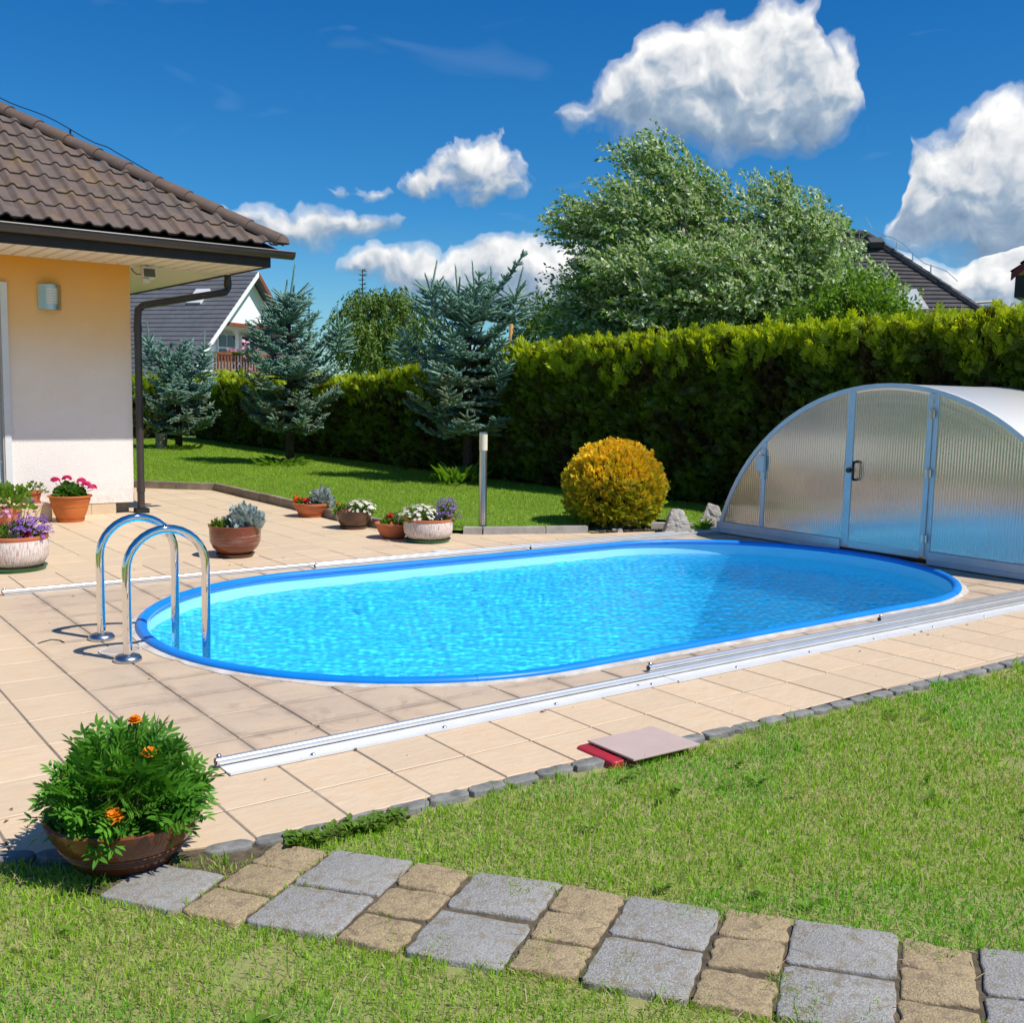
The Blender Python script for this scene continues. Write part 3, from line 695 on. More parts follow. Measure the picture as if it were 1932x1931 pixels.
b1 = boulder('boulder', 'pointed pale limestone rock standing right of the yellow bush', (7.98, 7.76, .10), [((-.8, -.6, .25), .62), ((.8, -.5, .2), .55), ((.5, .8, .1), .6), ((-.5, .8, .3), .6), ((.25, .1, 1), 1.0), ((-.35, -.1, .8), .95), ((0, 0, -1), .6), ((.6, -.3, .9), .95)], 4)
b1.scale = (.16, .16, .155); b1.rotation_euler = (0, 0, R(20))
b2 = boulder('boulder', 'grey rock half hidden behind the left foot of the enclosure', (8.62, 7.83, .10), [((-.7, -.6, .4), .6), ((.8, -.5, .2), .6), ((.5, .8, .1), .6), ((-.5, .8, .3), .6), ((.4, .1, 1), .9), ((0, 0, -1), .6)], 9)
b2.scale = (.16, .16, .17)
b3 = boulder('boulder', 'small white stone in the shade under the yellow bush', (7.50, 8.10, .015), [((-.7, -.6, .4), .7), ((.8, -.5, .2), .7), ((0, 0, 1), .6), ((0, 0, -1), .6)], 11)
b3.scale = (.055, .04, .04)
poly_sheet('gravel_bed', [(7.18, 8.16), (7.88, 7.98), (8.5, 7.72), (8.75, 7.75), (8.7, 8.2), (8.2, 8.75), (7.5, 8.7), (7.2, 8.45)], .012, M['soil'], kind='structure', label='bare planting bed around the yellow bush and rocks')
def pebbles():
    V = []; F = []; o = 0; t = np.array([(1,0,0),(-1,0,0),(0,1,0),(0,-1,0),(0,0,1),(0,0,-1)], float); f = np.array([(0,2,4),(2,1,4),(1,3,4),(3,0,4),(2,0,5),(1,2,5),(3,1,5),(0,3,5)])
    bed = [(7.25, 8.12), (7.9, 7.98), (8.5, 7.74), (8.7, 7.76), (8.5, 8.0), (7.9, 8.3), (7.3, 8.3)]
    n = 1600; X = rng.uniform(7.2, 8.75, n*3); Y = rng.uniform(7.7, 8.35, n*3); ok = inside_np(bed, X, Y); X, Y = X[ok][:n], Y[ok][:n]
    for x, y in zip(X, Y):
        s = rng.uniform(.006, .016, 3); V.append(t*s*rng.uniform(.7, 1.2, (6, 1))+np.array([x, y, .018])); F.append(f+o); o += 6
    link('gravel', np_mesh('gravel', np.concatenate(V), [np.concatenate(F)]), M['gravel'], kind='stuff', label='dark bark and gravel scattered over the planting bed')
pebbles()

# ------------------------------------------------------------------ house
WX, WY, SOF = 3.66, 12.0, 2.75     # wall corner, front wall plane, soffit height
EY, EX = 10.93, 4.81               # soffit edges
house = thing('house', 'bungalow with pale plaster wall with painted-in orange bounce light and brown tiled hip roof', 'house', (WX, WY, 0))
w = MB(); w.box(-6, 2.36, WY, WY+9, .12, SOF+.1) if False else None
wall = MB()   # front wall with the door opening at its left, then the side wall
wall.box(2.40, WX, WY, WY+.35, .125, SOF+.05); wall.box(-6, 1.2, WY, WY+.35, .125, SOF+.05); wall.box(1.2, 2.40, WY, WY+.35, 2.47, SOF+.05)
wall.box(WX-.35, WX-.0005, WY+.352, WY+9, .125, SOF+.05)
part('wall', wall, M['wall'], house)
pln = part('plinth', MB().box(-6, WX-.19, WY+.02, WY+.34, -.05, .123), M['grout'], house)
x = 2.2
while x < WX-.2:
    x2 = min(x+.332, WX-.2); part('plinth_tile', MB().box(x+.002, x2-.002, WY+.006, WY+.0185, .0, .121), M['patio_tile'], pln); x += .332
part('side_plinth', MB().box(WX-.20, WX-.03, WY+.10, WY+9, -.05, .122), M['grout'], house)
# door at the left edge: frame, shutter box and glass
dr = part('door_frame', MB().box(2.335, 2.40, WY-.03, WY+.09, .30, 2.47).box(1.2, 1.27, WY-.03, WY+.09, .30, 2.47).box(1.27, 2.335, WY+.01, WY+.09, .30, .37), M['frame_white'], house)
part('shutter_box', MB().box(1.272, 2.333, WY-.028, WY+.085, 2.27, 2.468), M['frame_white'], dr)
part('shutter_rail', MB().box(2.318, 2.3345, WY-.02, WY+.02, .37, 2.268), M['grey_plastic'], dr)
def glass_mat(name, tint):
    m, nt, b = new_mat(name); b.inputs['Base Color'].default_value = (*tint, 1); b.inputs['Roughness'].default_value = .03; b.inputs['Specular IOR Level'].default_value = .9; return m
M['window_glass'] = glass_mat('dark_window_glass', (.02, .03, .04))
M['pale_glass'] = glass_mat('curtained_glass', (.42, .46, .50))
part('glass', MB().box(1.272, 2.317, WY+.03, WY+.05, .372, 2.268), M['pale_glass'], dr)
part('door_sill', MB().box(1.15, 2.45, WY-.06, WY+.0, .262, .298), M['grey_plastic'], dr)
stp = part('step', MB().box(.9, 2.70, WY-.36, WY-.002, -.02, .17), M['grout'], house)
for k in range(6):
    xx = .9+.3*k; part('step_tile', MB().box(xx+.002, xx+.298, WY-.372, WY-.361, .002, .168), M['patio_tile'], stp); part('step_tile', MB().box(xx+.002, xx+.298, WY-.372, WY-.004, .171, .183), M['patio_tile'], stp)
part('door_tread', MB().box(1.0, 2.58, WY-.16, WY-.004, .184, .26), M['patio_tile'], house)
# soffit boards, fascia, gutter
sof = part('soffit', MB().box(-4, EX, EY, WY, SOF+.012, SOF+.02).box(WX+.0, EX, WY+.001, WY+9, SOF+.004, SOF+.012), M['soffit'], house)
x = 1.4
while x < EX-.02:
    x2 = min(x+.152, EX); part('soffit_board', MB().slab([(x+.004, EY+.002), (x2-.004, EY+.002), (x2-.004, WY-.001), (x+.004, WY-.001)], SOF+.0, SOF+.0115, .002), M['soffit'], sof); x += .152
part('soffit_trim', MB().box(WX, EX, WY-.002, WY+.022, SOF-.006, SOF+.003), M['soffit'], sof)
part('fascia', MB().box(-4, EX+.001, EY-.028, EY-.001, SOF-.012, SOF+.19).box(EX+.0015, EX+.025, EY-.027, WY+9, SOF-.012, SOF+.19), M['brown_wood'], house)
def half_round(x0, x1, y, z, r, name='gutter'):
    b = MB(); n = 12; t = .004
    for xx in (x0, x1):
        for rr in (r, r-t):
            for k in range(n+1): a = math.pi+math.pi*k/n; b.v.append((xx, y+rr*math.cos(a), z+rr*math.sin(a)))
    m_ = n+1
    for k in range(n): b.f += [(k, k+1, 2*m_+k+1, 2*m_+k), (m_+k, 3*m_+k, 3*m_+k+1, m_+k+1)]
    b.f += [(0, 2*m_, 3*m_, m_), (m_-1, 2*m_-1, 4*m_-1, 3*m_-1)]
    b.f.append(tuple(2*m_+k for k in range(m_)))
    b.tube([(x0, y-r, z+.004), (x1, y-r, z+.004)], .009, 8); return b
GY, GZ = EY-.105, SOF+.155
gut = part('gutter', half_round(-4, 5.06, GY, GZ, .074), M['dark_metal'], house, auto=R(40))
for gx_ in (1.55, 3.04, 4.72):
    c_ = MB(); n = 10
    for xx in (gx_-.012, gx_+.012):
        for k in range(n+1): a = math.pi+math.pi*k/n; c_.v.append((xx, GY+.0765*math.cos(a), GZ+.0765*math.sin(a)))
    c_.f = [(k, k+1, n+2+k, n+1+k) for k in range(n)]; part('gutter_bracket', c_, M['dark_metal'], gut)
dp = part('downpipe', MB().tube([(4.865, 12.2, 2.80), (4.865, 12.2, 2.60), (4.83, 12.18, 2.555), (3.80, 11.99, 2.325), (3.735, 11.965, 2.27), (3.725, 11.96, 2.16), (3.725, 11.96, .06)], .041, 14), M['dark_metal'], house, auto=R(35))
for (a_, b_) in (((4.865, 12.2, 2.70), (4.865, 12.2, 2.62)), ((3.725, 11.96, 2.10), (3.725, 11.96, 2.03)), ((3.725, 11.96, .30), (3.725, 11.96, .24)), ((3.725, 11.96, 1.15), (3.725, 11.96, 1.12))):
    part('pipe_collar', MB().tube([a_, b_], .046, 14), M['dark_metal'], dp, auto=R(35))
part('drain_foot', MB().box(3.66, 3.80, 11.90, 12.03, .0, .055), M['black'], dp)
# roof
SL = math.atan(.628); ez0, ey0, hk = 2.985, 10.98, 15.98
def roof_z(y): return ez0+(y-ey0)*.628
rf_ = MB(); yt = 16.5
rf_.add([(-4, ey0, ez0-.05), (hk-ey0, ey0, ez0-.05), (hk-yt, yt, roof_z(yt)-.05), (-4, yt, roof_z(yt)-.05)], [(0, 1, 2, 3)])
rf_.add([(hk-ey0, ey0, ez0-.055), (hk-ey0, yt+5, ez0-.055), (hk-yt, yt+5, roof_z(yt)-.055), (hk-yt, yt, roof_z(yt)-.055)], [(0, 1, 2, 3)])
roof = part('roof', rf_, M['brown_wood'], house)
TW, TE = .370, .352     # tile width, exposed length
def roof_tile_mesh():
    b = MB(); nx = 24; L = TE+.05; rows = [(-.02, 0), (.0, 1), (L*.5, 1), (L, 1)]
    def hgt(x):
        t = (x/TW*2) % 1.0; return .036*max(0, math.cos((t-.30)*math.pi/.52)) ** 1.3 if abs(t-.30) < .26 else (.0)
    for (l, top) in [(0, 0), (0, 1), (.01, 1), (L*.5, 1), (L, 1)]:
        for i in range(nx+1):
            x = TW*i/nx+.001; z = hgt(TW*i/nx)+(.0 if top else -.024)-(.004 if (l == 0 and top) else 0); b.v.append((x, l*math.cos(.0), z+.050-l*.062))
    n = nx+1
    for r_ in range(4):
        for i in range(nx): b.f.append((r_*n+i, r_*n+i+1, (r_+1)*n+i+1, (r_+1)*n+i))
    me = b.mesh('roof_tile', auto=R(50))
    me.transform(Matrix.Rotation(SL, 4, 'X')); return me
rtm = roof_tile_mesh(); base_r = wloc(roof)
for r_ in range(13):
    y = ey0-.05+r_*TE*math.cos(SL); z = ez0-.03+r_*TE*math.sin(SL)
    for c_ in range(14):
        x = hk-ey0-.08-TW*(c_+1)+random.uniform(-.002, .002)
        if x < .6: continue
        if x > hk-y-.06: continue
        if x+TW > hk-y-.40:       # cut along the hip
            bm = bmesh.new(); bm.from_mesh(rtm); p0 = Vector((hk-ey0-.02-x, ey0-y, 0)); bmesh.ops.bisect_plane(bm, geom=bm.verts[:]+bm.edges[:]+bm.faces[:], plane_co=p0, plane_no=(1, 1, 0), clear_outer=True)
            if not bm.faces: bm.free(); continue
            me = bpy.data.meshes.new('roof_tile'); bm.to_mesh(me); bm.free()
        else: me = rtm
        o = link('roof_tile', me, M['roof_tile'], roof, Vector((x, y, z))-base_r); o.rotation_euler = (random.gauss(0, .006), random.gauss(0, .004), random.gauss(0, .004))
hd = Vector((-1, 1, .628)).normalized(); hs_ = Vector((1, 1, 0)).normalized(); hu = hd.cross(hs_); hu = hu if hu.z > 0 else -hu
def hip_cap(p0, L, r0, r1, endcap=False):
    b = MB(); n = 14
    for s, r in ((0, r0), (.02, r0), (L, r1)):
        for k in range(n+1):
            a = math.pi*(-.06+1.12*k/n); b.v.append(p0+hd*s+hs_*(r*math.cos(a))+hu*(r*.80*math.sin(a)))
    m_ = n+1
    for q in range(2):
        for k in range(n): b.f.append((q*m_+k, q*m_+k+1, (q+1)*m_+k+1, (q+1)*m_+k))
    c = len(b.v); b.v.append(p0); b.f += [(k+1, k, c) for k in range(n)]
    return b
hp = Vector((hk-ey0-.02, ey0+.0, ez0+.035)); cl = .385
for k in range(13):
    part('hip_tile', hip_cap(hp+hd*(cl*k)+Vector((0, 0, .0)), cl+.05, .128, .108), M['ridge_tile'], roof, auto=R(60))
part('hip_end', MB().lathe([(.0, .105), (.05, .095), (.09, .06), (.105, .0)], tuple(hp+Vector((0.0, 0, -.005))), 16), M['ridge_tile'], roof, smooth=True)
wire_pts = []
for k in range(0, 26):
    s = 1.55+k*.16; sag = .16+.02*math.sin(k*.9) if k > 4 else .098+.015*k; wire_pts.append(hp+hd*s+Vector((0, 0, sag)))
cw = part('lightning_conductor', MB().tube(wire_pts, .0055, 5), M['black'], roof)
for s in (2.67, 4.3): part('conductor_clip', MB().tube([hp+hd*s+Vector((0, 0, .09)), hp+hd*s+Vector((0, 0, .165))], .011, 6), M['black'], cw)
# wall lamp and floodlight
wlamp = thing('wall_lamp', 'curved brushed steel wall lamp with slotted front on the plaster wall', 'lamp', (2.815, WY, 2.345))
b = MB(); n = 14
for z in (2.215, 2.475):
    for k in range(n+1): a = -.5+1.0*k/n; b.v.append((2.815+.118*(a/.5), WY-.015-.075*math.cos(a/.5*math.pi/2), z))
b.f = [(k, k+1, n+2+k, n+1+k) for k in range(n)]; part('cover', b, M['steel_brushed'], wlamp, smooth=True)
for k in range(6):
    z = 2.275+k*.028; g = MB(); m_ = 8
    for zz in (z, z+.020):
        for q in range(m_+1): a = -.20+.5*q/m_; g.v.append((2.815+.118*(a/.5), WY-.0175-.075*math.cos(a/.5*math.pi/2), zz))
    g.f = [(q, q+1, m_+2+q, m_+1+q) for q in range(m_)]; part('slot', g, plain('frosted_glass_slot_%d' % k, (.66, .66, .62), .35, var=.03, bmp=0) if k == 0 else bpy.data.materials['frosted_glass_slot_0'], wlamp)
part('back_plate', MB().box(2.715, 2.915, WY-.016, WY-.001, 2.23, 2.46), M['grey_plastic'], wlamp)
fl2 = thing('floodlight', 'small white floodlight with motion sensor under the eaves at the wall corner', 'lamp', (3.80, WY-.05, 2.70))
part('housing', MB().obox((3.83, WY-.10, 2.675), (.072, 0, 0), (0, .045, -.012), (0, .014, .055)), M['white_plastic'], fl2)
part('glass', MB().obox((3.83, WY-.150, 2.672), (.062, 0, 0), (0, .002, -.0005), (0, .0115, .045)), plain('smoky_lens', (.10, .11, .11), .08, var=.05, bmp=0), fl2)
part('sensor', MB().obox((3.80, WY-.10, 2.588), (.036, 0, 0), (0, .035, 0), (0, .006, .024)), M['white_plastic'], fl2)
part('bracket', MB().box(3.79, 3.81, WY-.08, WY-.06, 2.60, SOF), M['white_plastic'], fl2)
part('cable', MB().tube([(3.77, WY-.07, 2.66), (3.72, WY-.06, 2.655), (3.69, WY-.04, 2.68), (3.675, WY-.01, 2.72)], .006, 6), M['black'], fl2)

# ------------------------------------------------------------------ pool enclosure (four telescoped arches)
def poly_mat():
    m, nt, b = new_mat('fluted_polycarbonate'); pos = obj_coord(nt, True)
    s = nt.nodes.new('ShaderNodeSeparateXYZ'); nt.links.new(pos, s.inputs[0])
    fl = math_n(nt, 'ABSOLUTE', math_n(nt, 'SINE', math_n(nt, 'MULTIPLY', s.outputs[1], math.pi/.027)))
    bp = nt.nodes.new('ShaderNodeBump'); bp.inputs['Strength'].default_value = .36; bp.inputs['Distance'].default_value = .003; nt.links.new(fl, bp.inputs['Height'])
    rib = ramp(nt, fl, [(.0, .55), (.25, 0)])
    dirt = ramp(nt, math_n(nt, 'ADD', math_n(nt, 'MULTIPLY', s.outputs[2], .8), math_n(nt, 'MULTIPLY', noise(nt, pos, 3, 5), .25)), [(.12, 1), (.42, 0)])
    c = mixc(nt, dirt, (.88, .74, .57), (.70, .51, .27)); c = mixc(nt, rib, c, (.48, .41, .32))
    df = nt.nodes.new('ShaderNodeBsdfDiffuse'); nt.links.new(c, df.inputs[0]); nt.links.new(bp.outputs[0], df.inputs['Normal'])
    tl = nt.nodes.new('ShaderNodeBsdfTranslucent'); nt.links.new(c, tl.inputs[0])
    tr = nt.nodes.new('ShaderNodeBsdfTransparent'); tr.inputs[0].default_value = (.93, .93, .9, 1)
    gl = nt.nodes.new('ShaderNodeBsdfGlossy'); gl.inputs['Roughness'].default_value = .10; nt.links.new(bp.outputs[0], gl.inputs['Normal'])
    a = nt.nodes.new('ShaderNodeMixShader'); a.inputs[0].default_value = .62; nt.links.new(df.outputs[0], a.inputs[1]); nt.links.new(tl.outputs[0], a.inputs[2])
    b_ = nt.nodes.new('ShaderNodeMixShader'); b_.inputs[0].default_value = .46; nt.links.new(a.outputs[0], b_.inputs[1]); nt.links.new(tr.outputs[0], b_.inputs[2])
    fr = nt.nodes.new('ShaderNodeFresnel'); fr.inputs[0].default_value = 1.7
    c_ = nt.nodes.new('ShaderNodeMixShader'); nt.links.new(math_n(nt, 'ADD', fr.outputs[0], .34), c_.inputs[0]); nt.links.new(b_.outputs[0], c_.inputs[1]); nt.links.new(gl.outputs[0], c_.inputs[2])
    nt.links.new(c_.outputs[0], nt.nodes['Material Output'].inputs[0]); return m
M['poly'] = poly_mat()
def sheet_poly():
    m, nt, b = new_mat('milky_roof_sheet'); nt.nodes.remove(b)
    df = nt.nodes.new('ShaderNodeBsdfDiffuse'); df.inputs[0].default_value = (.50, .50, .48, 1); tl = nt.nodes.new('ShaderNodeBsdfTranslucent'); tl.inputs[0].default_value = (.86, .76, .62, 1)
    gl = nt.nodes.new('ShaderNodeBsdfGlossy'); gl.inputs['Roughness'].default_value = .5
    a = nt.nodes.new('ShaderNodeMixShader'); a.inputs[0].default_value = .60; nt.links.new(df.outputs[0], a.inputs[1]); nt.links.new(tl.outputs[0], a.inputs[2])
    tr = nt.nodes.new('ShaderNodeBsdfTransparent'); tr.inputs[0].default_value = (1, .97, .9, 1); a2 = nt.nodes.new('ShaderNodeMixShader'); a2.inputs[0].default_value = .32; nt.links.new(a.outputs[0], a2.inputs[1]); nt.links.new(tr.outputs[0], a2.inputs[2]); a = a2
    fr = nt.nodes.new('ShaderNodeFresnel'); fr.inputs[0].default_value = 1.12; c_ = nt.nodes.new('ShaderNodeMixShader'); nt.links.new(fr.outputs[0], c_.inputs[0]); nt.links.new(a.outputs[0], c_.inputs[1]); nt.links.new(gl.outputs[0], c_.inputs[2])
    nt.links.new(c_.outputs[0], nt.nodes['Material Output'].inputs[0]); return m
M['roofsheet'] = sheet_poly()
EC, ER, EZC, EP = 5.60, 2.05, -.45, 8.45
enc = thing('pool_enclosure', 'telescoped arched pool enclosure of fluted clear plastic in white frames', 'enclosure', (EP, EC, 0))
def arc(r, z0, n=40):
    a1 = math.acos((z0-EZC)/r); return [(EC+r*math.sin(-a1+2*a1*k/n), EZC+r*math.cos(-a1+2*a1*k/n)) for k in range(n+1)]
def arch_frame(p0, p1, ro, ri, z0):
    b = MB(); A_, B_ = arc(ro, z0), arc(ri, z0); n = len(A_)
    for p in (p0, p1):
        for prof in (A_, B_): b.v += [(p, y, z) for y, z in prof]
    for k in range(n-1):
        b.f += [(k, k+1, n+k+1, n+k), (2*n+k, 3*n+k, 3*n+k+1, 2*n+k+1), (k, 2*n+k, 2*n+k+1, k+1), (n+k, n+k+1, 3*n+k+1, 3*n+k)]
    b.f += [(0, n, 3*n, 2*n), (n-1, 3*n-1, 4*n-1, 2*n-1)]
    return b
def arch_y(r, y): return EZC+math.sqrt(max(0, r*r-(y-EC)**2))
Z0 = .125
for k, (r, p) in enumerate(((ER, EP), (ER-.085, EP+.10), (ER-.17, EP+.18))):
    part('arch_frame', arch_frame(p, p+.045, r, r-.042, Z0-.03), M['alu'], enc, auto=R(40))
    part('arch_frame', arch_frame(p+1.62, p+1.665, r, r-.042, Z0-.03), M['alu'], enc, auto=R(40))
    b = MB(); prof = arc(r-.006, Z0-.03); n = len(prof)
    for pp in (p+.046, p+1.619): b.v += [(pp, y, z) for y, z in prof]
    b.f = [(q, q+1, n+q+1, n+q) for q in range(n-1)]; part('roof_sheet', b, M['roofsheet'], enc, smooth=True)
# front wall: panels between the posts
def front_panel(y0, y1, zb, r, p, n=14, t=.008):
    b = MB()
    for pp in (p, p+t):
        for k in range(n+1): y = y0+(y1-y0)*k/n; b.v += [(pp, y, zb), (pp, y, max(zb+.002, arch_y(r, y)))]
    m_ = 2*(n+1)
    for k in range(n): b.f += [(2*k, 2*k+1, 2*k+3, 2*k+2), (m_+2*k, m_+2*k+2, m_+2*k+3, m_+2*k+1)]
    return b
for dr_ in (.10, .175): part('inner_arch', arch_frame(EP+.0245, EP+.034, ER-dr_, ER-dr_-.03, Z0), M['alu'], enc, auto=R(40))
DL, DR, PL = 6.015, 5.165, 7.01        # door posts and the left post
rI = ER-.040
y_left = EC+math.sqrt(rI**2-(Z0-EZC)**2); y_right = 2*EC-y_left
part('panel', front_panel(PL+.026, y_left, Z0+.002, rI, EP+.012), M['poly'], enc); part('panel', front_panel(DL+.034, PL-.026, Z0+.002, rI, EP+.012), M['poly'], enc)
part('panel', front_panel(y_right, DR-.034, Z0+.002, rI, EP+.012), M['poly'], enc)
def post(y, w, z0, p=EP+.004, d=.034, r=rI): return MB().box(p, p+d, y-w/2, y+w/2, z0, arch_y(r, y)+.01)
pl_ = part('post', post(PL, .050, Z0), M['alu'], enc); part('post', post(DL, .045, .05), M['alu'], enc); part('post', post(DR-.026, .045, .05), M['alu'], enc)
part('lock_box', MB().box(EP-.03, EP+.0035, PL-.03, PL+.075, .70, .86).box(EP-.012, EP+.0035, PL-.026, PL+.026, .62, .69).box(EP-.012, EP+.0035, PL-.026, PL+.026, .87, .92), M['alu'], pl_)
door = part('door', front_panel(DR+.046, DL-.026, .115, rI-.02, EP-.004), M['poly'], enc)
part('door_stile', MB().box(EP-.012, EP+.003, DL-.062, DL-.024, .075, arch_y(rI-.006, DL-.03)), M['alu'], door)
part('door_stile', MB().box(EP-.012, EP+.003, DR-.001, DR+.044, .075, arch_y(rI-.006, DR+.03)), M['alu'], door)
part('door_rail', MB().box(EP-.0115, EP+.0025, DR+.046, DL-.064, .055, .115), M['alu'], door)
for yy in (5.37, 5.58, 5.80): part('glazing_bar', MB().box(EP+.0055, EP+.0125, yy-.006, yy+.006, .117, arch_y(rI-.03, yy)-.12), M['alu'], door)
for zz in (.20, .78, 1.30): part('hinge', MB().box(EP-.024, EP-.0125, DR-.030, DR+.026, zz, zz+.07).tube([(EP-.026, DR-.004, zz-.004), (EP-.026, DR-.004, zz+.074)], .009, 8), M['steel_brushed'], door)
part('handle', MB().tube([(EP-.012, DL-.115, .70), (EP-.055, DL-.115, .705), (EP-.062, DL-.115, .73), (EP-.062, DL-.115, .84), (EP-.055, DL-.115, .865), (EP-.012, DL-.115, .87)], .012, 8), M['black'], door, smooth=True)
kn = part('lock_knob', MB().tube([(EP-.012, DL-.045, .785), (EP-.045, DL-.045, .785)], .024, 12), M['black'], door)
part('glazing_bar', MB().box(EP+.0205, EP+.027, 4.68, 4.692, Z0+.01, arch_y(rI, 4.686)-.14), M['alu'], enc)
sl_ = part('sill', MB().box(EP-.02, EP+.06, DL+.0235, y_left+.06, .055, Z0).box(EP-.035, EP+.06, DL+.0235, y_left+.07, .012, .054), M['alu'], enc)
part('sill', MB().box(EP-.02, EP+.06, y_right-.06, DR-.050, .055, Z0).box(EP-.035, EP+.06, y_right-.07, DR-.050, .012, .054), M['alu'], enc)
part('threshold_seal', MB().box(EP-.006, EP+.03, DR-.049, DL+.023, .012, .050), M['black'], enc)
for (y0_, y1_) in ((y_left-.03, y_left+.03), (y_right-.03, y_right+.03)):
    part('side_runner', MB().box(EP+.061, EP+1.75, y0_, y1_, .03, .11), M['alu'], enc)
# ------------------------------------------------------------------ foliage helpers
def unit(v): return v/np.maximum(np.linalg.norm(v, axis=-1, keepdims=True), 1e-9)
def frames(d, n):
    """rotation matrices whose y axis is d and whose z axis is n made square to it: columns x, y, z"""
    y = unit(d); z = unit(n-y*(n*y).sum(-1, keepdims=True)); x = np.cross(y, z); return np.stack([x, y, z], -1)
def scatter(tv, tf, P, Mx, S):
    """copies of a template (verts tv, list of face arrays tf) at points P with frames Mx and scales S"""
    S = np.asarray(S); S = S[:, None] if S.ndim == 1 else S
    V = np.einsum('nij,nkj->nki', Mx, tv[None]*S[:, None, :])+P[:, None, :]; k = len(tv); off = (np.arange(len(P))*k)[:, None, None]
    return V.reshape(-1, 3), [(np.asarray(f)[None]+off).reshape(-1, np.asarray(f).shape[1]) for f in tf]
def merge(parts):
    V = []; F = {}; o = 0
    for v, fs in parts:
        V.append(v)
        for f in fs: F.setdefault(f.shape[1], []).append(f+o)
        o += len(v)
    return np.concatenate(V), [np.concatenate(x) for x in F.values()]
def rdir(n, r=rng):
    return unit(r.normal(size=(n, 3)))
def leaf_tpl(w=.5, fold=.12):
    """an ellipse leaf of length 1 along y"""
    v = np.array([(0, 0, 0), (w*.42, .28, fold*.6), (w*.5, .55, fold), (0, 1, -.05), (-w*.5, .55, fold), (-w*.42, .28, fold*.6), (0, .5, 0)], float)
    f = np.array([(0, 1, 6), (1, 2, 6), (2, 3, 6), (3, 4, 6), (4, 5, 6), (5, 0, 6)]); return v, [f]
def leaf4(w=.5, fold=.1):
    v = np.array([(0, 0, 0), (w*.5, .5, fold), (0, 1, 0), (-w*.5, .5, fold)], float); return v, [np.array([(0, 1, 2), (0, 2, 3)])]
def frond_tpl(pairs=7, seed=0, droop=.1, wid=.042):
    """a flat conifer spray: stem and pairs of side lobes, length 1 along y"""
    r = np.random.default_rng(seed); V = []; F = []
    def strip(a, b, w0):
        a, b = np.array(a, float), np.array(b, float); d = b-a; n = np.array([-d[1], d[0], 0]); n = n/np.linalg.norm(n)*w0; o = len(V)
        m_ = a*.4+b*.6; V.extend([a-n*.5, a+n*.5, m_+n, b, m_-n]); F.extend([(o, o+4, o+1), (o+4, o+2, o+1), (o+4, o+3, o+2)])
    strip((0, 0, 0), (0, 1, -droop), wid*.8)
    for k in range(pairs):
        t = .16+.72*k/pairs; L = .50*(1-t*.72)
        for s in (-1, 1):
            a = R(r.uniform(34, 52)); strip((0, t, -droop*t*t), (s*L*math.sin(a), t+L*math.cos(a), -droop*t*t+r.uniform(-.09, .09)), wid)
    return np.array(V), [np.array(F)]
def wavy(q, z, ph=0): return np.sin(q*2.1+ph)*np.cos(z*2.7+q*.6+ph)*.5+np.sin(q*4.7+z*3.9+ph*2)*.3+np.sin(q*9.1-z*7.3+ph)*.2
def limb(b, p0, p1, r0, r1, bend=.15, n=6, seg=6, r=random):
    p0, p1 = Vector(p0), Vector(p1); L = (p1-p0).length; k = Vector((r.uniform(-1, 1), r.uniform(-1, 1), r.uniform(-.2, 1)))*L*bend
    pts = [p0.lerp(p1, t/n)+k*math.sin(math.pi*t/n) for t in range(n+1)]; b.tube(pts, [r0+(r1-r0)*t/n for t in range(n+1)], seg, cap=False); return pts

